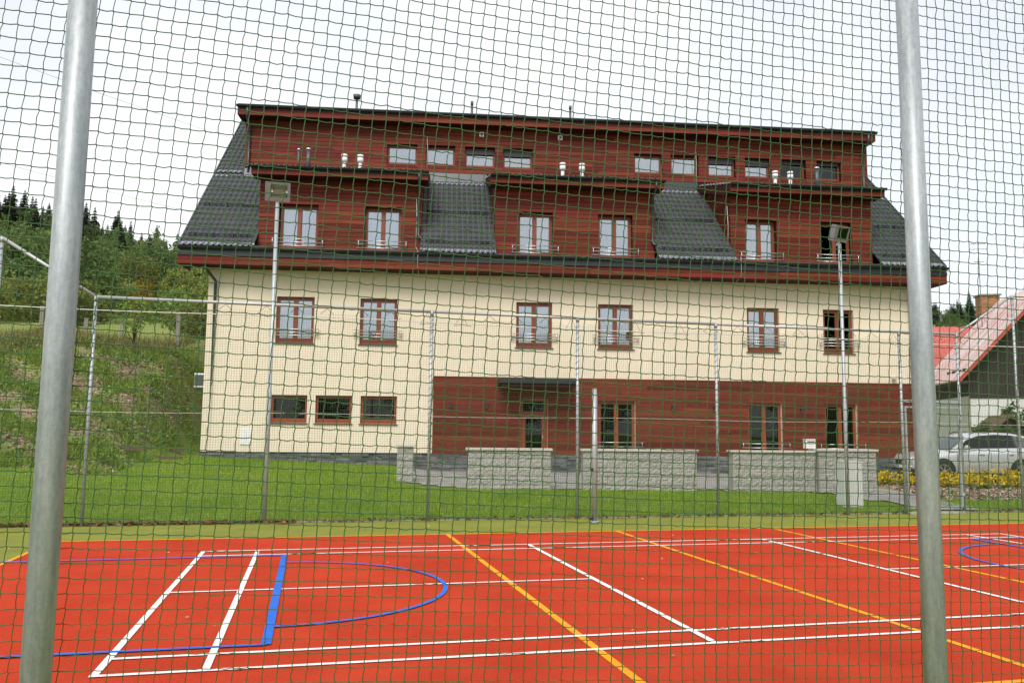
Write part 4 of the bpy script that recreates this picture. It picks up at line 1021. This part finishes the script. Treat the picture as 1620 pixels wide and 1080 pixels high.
one('autumn_tree', *atpx(221, 92), 4.5, 1.5, 'leafC', 'slim orange tipped tree standing on the meadow', 65, 50, .2, .25)
one('round_bush', *atpx(265, 84), 3.8, 2.4, 'leafB', 'round dark green bush on the meadow near the building', 66, 80, .2, .02)
one('olive_shrub', *atpx(302, 50), 3.4, 2.0, 'herb', 'yellow green shrub growing close behind the corner of the building', 67, 80, .16, .02)
one('olive_shrub', *atpx(318, 46), 3.2, 1.8, 'leafA', 'low olive shrub behind the corner of the building', 68, 70, .16, .02)
one('young_tree', *atpx(211, 30.5), 2.1, .75, 'weed', 'young pale tree with drooping top planted on the bank', 69, 34, .07, .45)
for k, (px_, dp, hh, rr) in enumerate([(-20, 66, 4.2, 3.4), (18, 70, 5.0, 3.4), (52, 64, 3.6, 3.0), (84, 72, 5.0, 3.2), (112, 68, 3.8, 2.8), (140, 78, 4.6, 2.8)]):
    o_ = one('meadow_bush', *atpx(px_, dp), hh, rr, 'leafB' if k % 2 else 'leafA', 'dense bush in the hedge between the bank and the forest', 80 + k, 90, .24, .02); o_['group'] = 'bushes of the hedge above the bank'; o_['category'] = 'bush'
one('house_bush', 26.6, 19.9, 1.9, 1.2, 'leafB', 'green bush against the white house wall', 70, 60, .12, .03)
one('house_bush', 33.4, 24.6, 3.3, 1.7, 'leafB', 'tall bush in front of the dark garage door', 71, 70, .14, .03)
one('house_tree', 40, 44, 9.5, 4.5, 'leafA', 'olive tree rising behind the red roof and chimney', 72, 120, .26, .1)
# trees behind the camera: what the lower and right-hand windows mirror
for k, (x, y, s, pk) in enumerate([(-14, -34, .8, 3), (-5, -40, .75, 0), (5, -37, .7, 4), (14, -41, .8, 1), (23, -36, .85, 5), (33, -30, 1.0, 2), (44, -24, 1.1, 3)]):
    place(proto[pk], x, y, s, dz=0, label='broadleaf tree behind the photographer, mirrored in the windows', group='trees behind the photographer')
for x, y in ((30, -14), (36, -20), (41, -9), (38, -30)):
    place(cprot[0], x, y, 1.35, dz=0, label='tall spruce beyond the near fence, mirrored in the right windows', group='spruces behind the photographer')
# golden shrubs along the parking place
gp = empty('golden_shrub', (0, 0, 0), 0, 'low golden yellow shrub in the planted bed beside the path', 'shrub', 'golden shrubs in the bed')
p, _ = clump_centres(34, 12, .42, .38, .26, .30, .055, .3, 5); leafcloud('foliage', p, .075, 'gold', gp, nz_up=.6)
st_ = MB()
for k in range(7): a = k * .9; st_.tube([(0, 0, -.05), (.2 * math.cos(a), .2 * math.sin(a), .3)], [.012, .006], 4)
st_.build('stem', 'bark', gp)
first = True
for k in range(17):
    f = k / 16
    for rowk in range(2):
        x = 17.9 + 8.0 * f + random.uniform(-.2, .2); y = 14.9 - 1.9 * f + rowk * .75 + random.uniform(-.2, .2) - .0
        q = gp if first else copy_tree(gp); first = False
        q.location = (x, y, H(x, y)); s = random.uniform(.6, .95); q.scale = (s, s, s * random.uniform(.8, 1.2)); q.rotation_euler = (0, 0, random.uniform(0, 6.28))

# ---- grass blades
def blades(name, xy, hmin, hmax, w, m, parent=None, lean=.5):
    xy = np.asarray(xy); n = len(xy); z = height(xy[:, 0], xy[:, 1])
    base = np.c_[xy, z - .01]; h = RNG.uniform(hmin, hmax, (n, 1)); a = RNG.uniform(0, 2 * np.pi, n); d = np.c_[np.cos(a), np.sin(a), np.zeros(n)]
    l = RNG.normal(0, lean, (n, 2)); tip = base + np.c_[l * h, h[:, 0]]
    V = np.stack([base - d * w, base + d * w, tip], 1); return arr_mesh(name, V, np.arange(n * 3).reshape(-1, 3), m, parent, kind='stuff')
def scatter(n, x0, x1, y0, y1, test):
    q = np.c_[RNG.uniform(x0, x1, n), RNG.uniform(y0, y1, n)]; return q[test(q[:, 0], q[:, 1])]
def lawn_ok(x, y):
    s, w = w2b(x, y)
    return ((s < -3.4) & (w < -.12) & (s > -11.6)) | ((s >= -3.4) & (w < -6.55) & (x < 13.6 + (13.6 - y) * .3)) | ((s <= -11.6) & (y < 16.6 + np.sin(x)))
q = scatter(260000, -9.5, 15, 9.82, 22.6, lawn_ok)
tag(blades('lawn_grass', q, .03, .085, .006, 'grass'), 'short mown grass on the lawn between fence and building', 'grass')
q = scatter(16000, 15.8, 30, 9.85, 12.0, lambda x, y: y < 11.3 + .3 * np.sin(x * 2)); tag(blades('verge_grass', q, .03, .1, .007, 'grass'), 'grass strip between the fence and the golden shrubs', 'grass')
bank = lambda x, y: (w2b(x, y)[0] < -10.9) & (np.sin(x * 1.9 + 1) * np.sin(y * 2.3) + .6 * np.sin(x * 4.1 + y * 3.3) > -.05)
q = scatter(44000, -17, -2, 16.6, 30, bank); rep = np.repeat(q, 3, 0) + RNG.normal(0, .06, (len(q) * 3, 2))
tag(blades('bank_weeds', rep, .06, .26, .016, 'weed', lean=.6), 'green weeds growing over the planted bank', 'weeds')
q = scatter(6000, -24, -4, 27.5, 35, lambda x, y: (w2b(x, y)[0] < -11)); rep = np.repeat(q, 3, 0) + RNG.normal(0, .1, (len(q) * 3, 2))
tag(blades('dry_scrub', rep, .15, .6, .022, 'dry', lean=.5), 'dry brownish scrub along the top of the bank', 'scrub')
q = scatter(3000, -22, -3, 17.5, 34, lambda x, y: (w2b(x, y)[0] < -11.2) & (np.sin(x * 2.9) * np.sin(y * 2.1 + 1) > .1))
cc = np.c_[q, height(q[:, 0], q[:, 1]) + .12]; p = (cc[:, None] + RNG.normal(0, 1, (len(cc), 14, 3)) * np.array([.16, .16, .09])).reshape(-1, 3)
tag(leafcloud('bank_ground_cover', p, .08, 'herb', nz_up=.8), 'leafy ground cover clumps on the planted bank', 'ground cover')
q = scatter(20000, -16, -3, 16.5, 27, lambda x, y: (w2b(x, y)[0] < -10.9)); p = np.c_[q, height(q[:, 0], q[:, 1]) + .015]
tag(leafcloud('bark_mulch', p, .06, 'chip', nz_up=2.5, aspect=2.2), 'brown bark mulch between the weeds on the bank', 'mulch')
q = scatter(7000, 15.8, 27, 11.3, 15.5, lambda x, y: x > 16.6 + (y - 11) * .25); p = np.c_[q, height(q[:, 0], q[:, 1]) + .015]
tag(leafcloud('bark_mulch', p, .055, 'chip', nz_up=2.5, aspect=2.2), 'brown bark mulch under the golden shrubs', 'mulch')
# fallen leaves
x = np.concatenate([RNG.uniform(-6, 1.2, 1500), RNG.uniform(1, 19, 700)]); y = 9.72 + RNG.normal(0, .07, len(x)) - .04
tag(leafcloud('fallen_leaves', np.c_[x, y, RNG.uniform(.02, .06, len(x))], .055, 'leaf', nz_up=2), 'brown fallen leaves drifted along the foot of the fence', 'leaves')
x = RNG.uniform(-5, 18, 130); y = RNG.uniform(-3, 9.4, 130)
tag(leafcloud('scattered_leaves', np.c_[x, y, np.full(130, .026)], .027, mat('pale_leaf', (.50, .33, .16), .8, rnd=.4), nz_up=3), 'pale fallen leaves scattered over the red court', 'leaves')
# terrace boards and old fence posts on the bank
for k, (px, dep, L, rz) in enumerate([(40, 27.5, 1.5, .12), (30, 23.0, 1.3, .05), (165, 27.2, 1.2, -.1), (255, 25.5, 1.6, .03), (200, 24.3, 1.3, .0), (275, 27, 1.0, .1)]):
    x, y = atpx(px, dep)
    o = MB().box(-L / 2, L / 2, -.02, .02, -.10, .035).build('terrace_board', 'timber'); o.location = (x, y, H(x, y)); o.rotation_euler = (0, 0, rz)
    tag(o, 'weathered timber edging board holding the planted bank', 'board', 'edging boards on the bank')
for px, dep, ht in ((64, 38, 1.5), (192, 41, 1.2), (281, 36, 1.4), (135, 40, 1.3)):
    x, y = atpx(px, dep); o = empty('fence_stake', (x, y, H(x, y)), 0, 'old grey stake of the pasture fence above the bank', 'stake', 'stakes above the bank')
    MB().box(-.08, .08, -.07, .07, -.3, ht).build('stake', 'conc', o); MB().box(-.095, .095, -.085, .085, ht + .001, ht + .05).build('stake_top', 'conc', o)
# overhead wires
for k, (za, zb_) in enumerate(((31, 18), (26.5, 15.5), (24, 14), (42, 24))):
    pts = [(-60 + 95 * t, 62 + 25 * t, za + (zb_ - za) * t - 2.2 * math.sin(math.pi * t)) for t in np.linspace(0, 1, 30)]
    o = MB().tube(pts, .014, 5).build('overhead_wire', 'black'); tag(o, 'thin overhead power wire crossing the sky behind the building', 'wire', 'overhead wires')
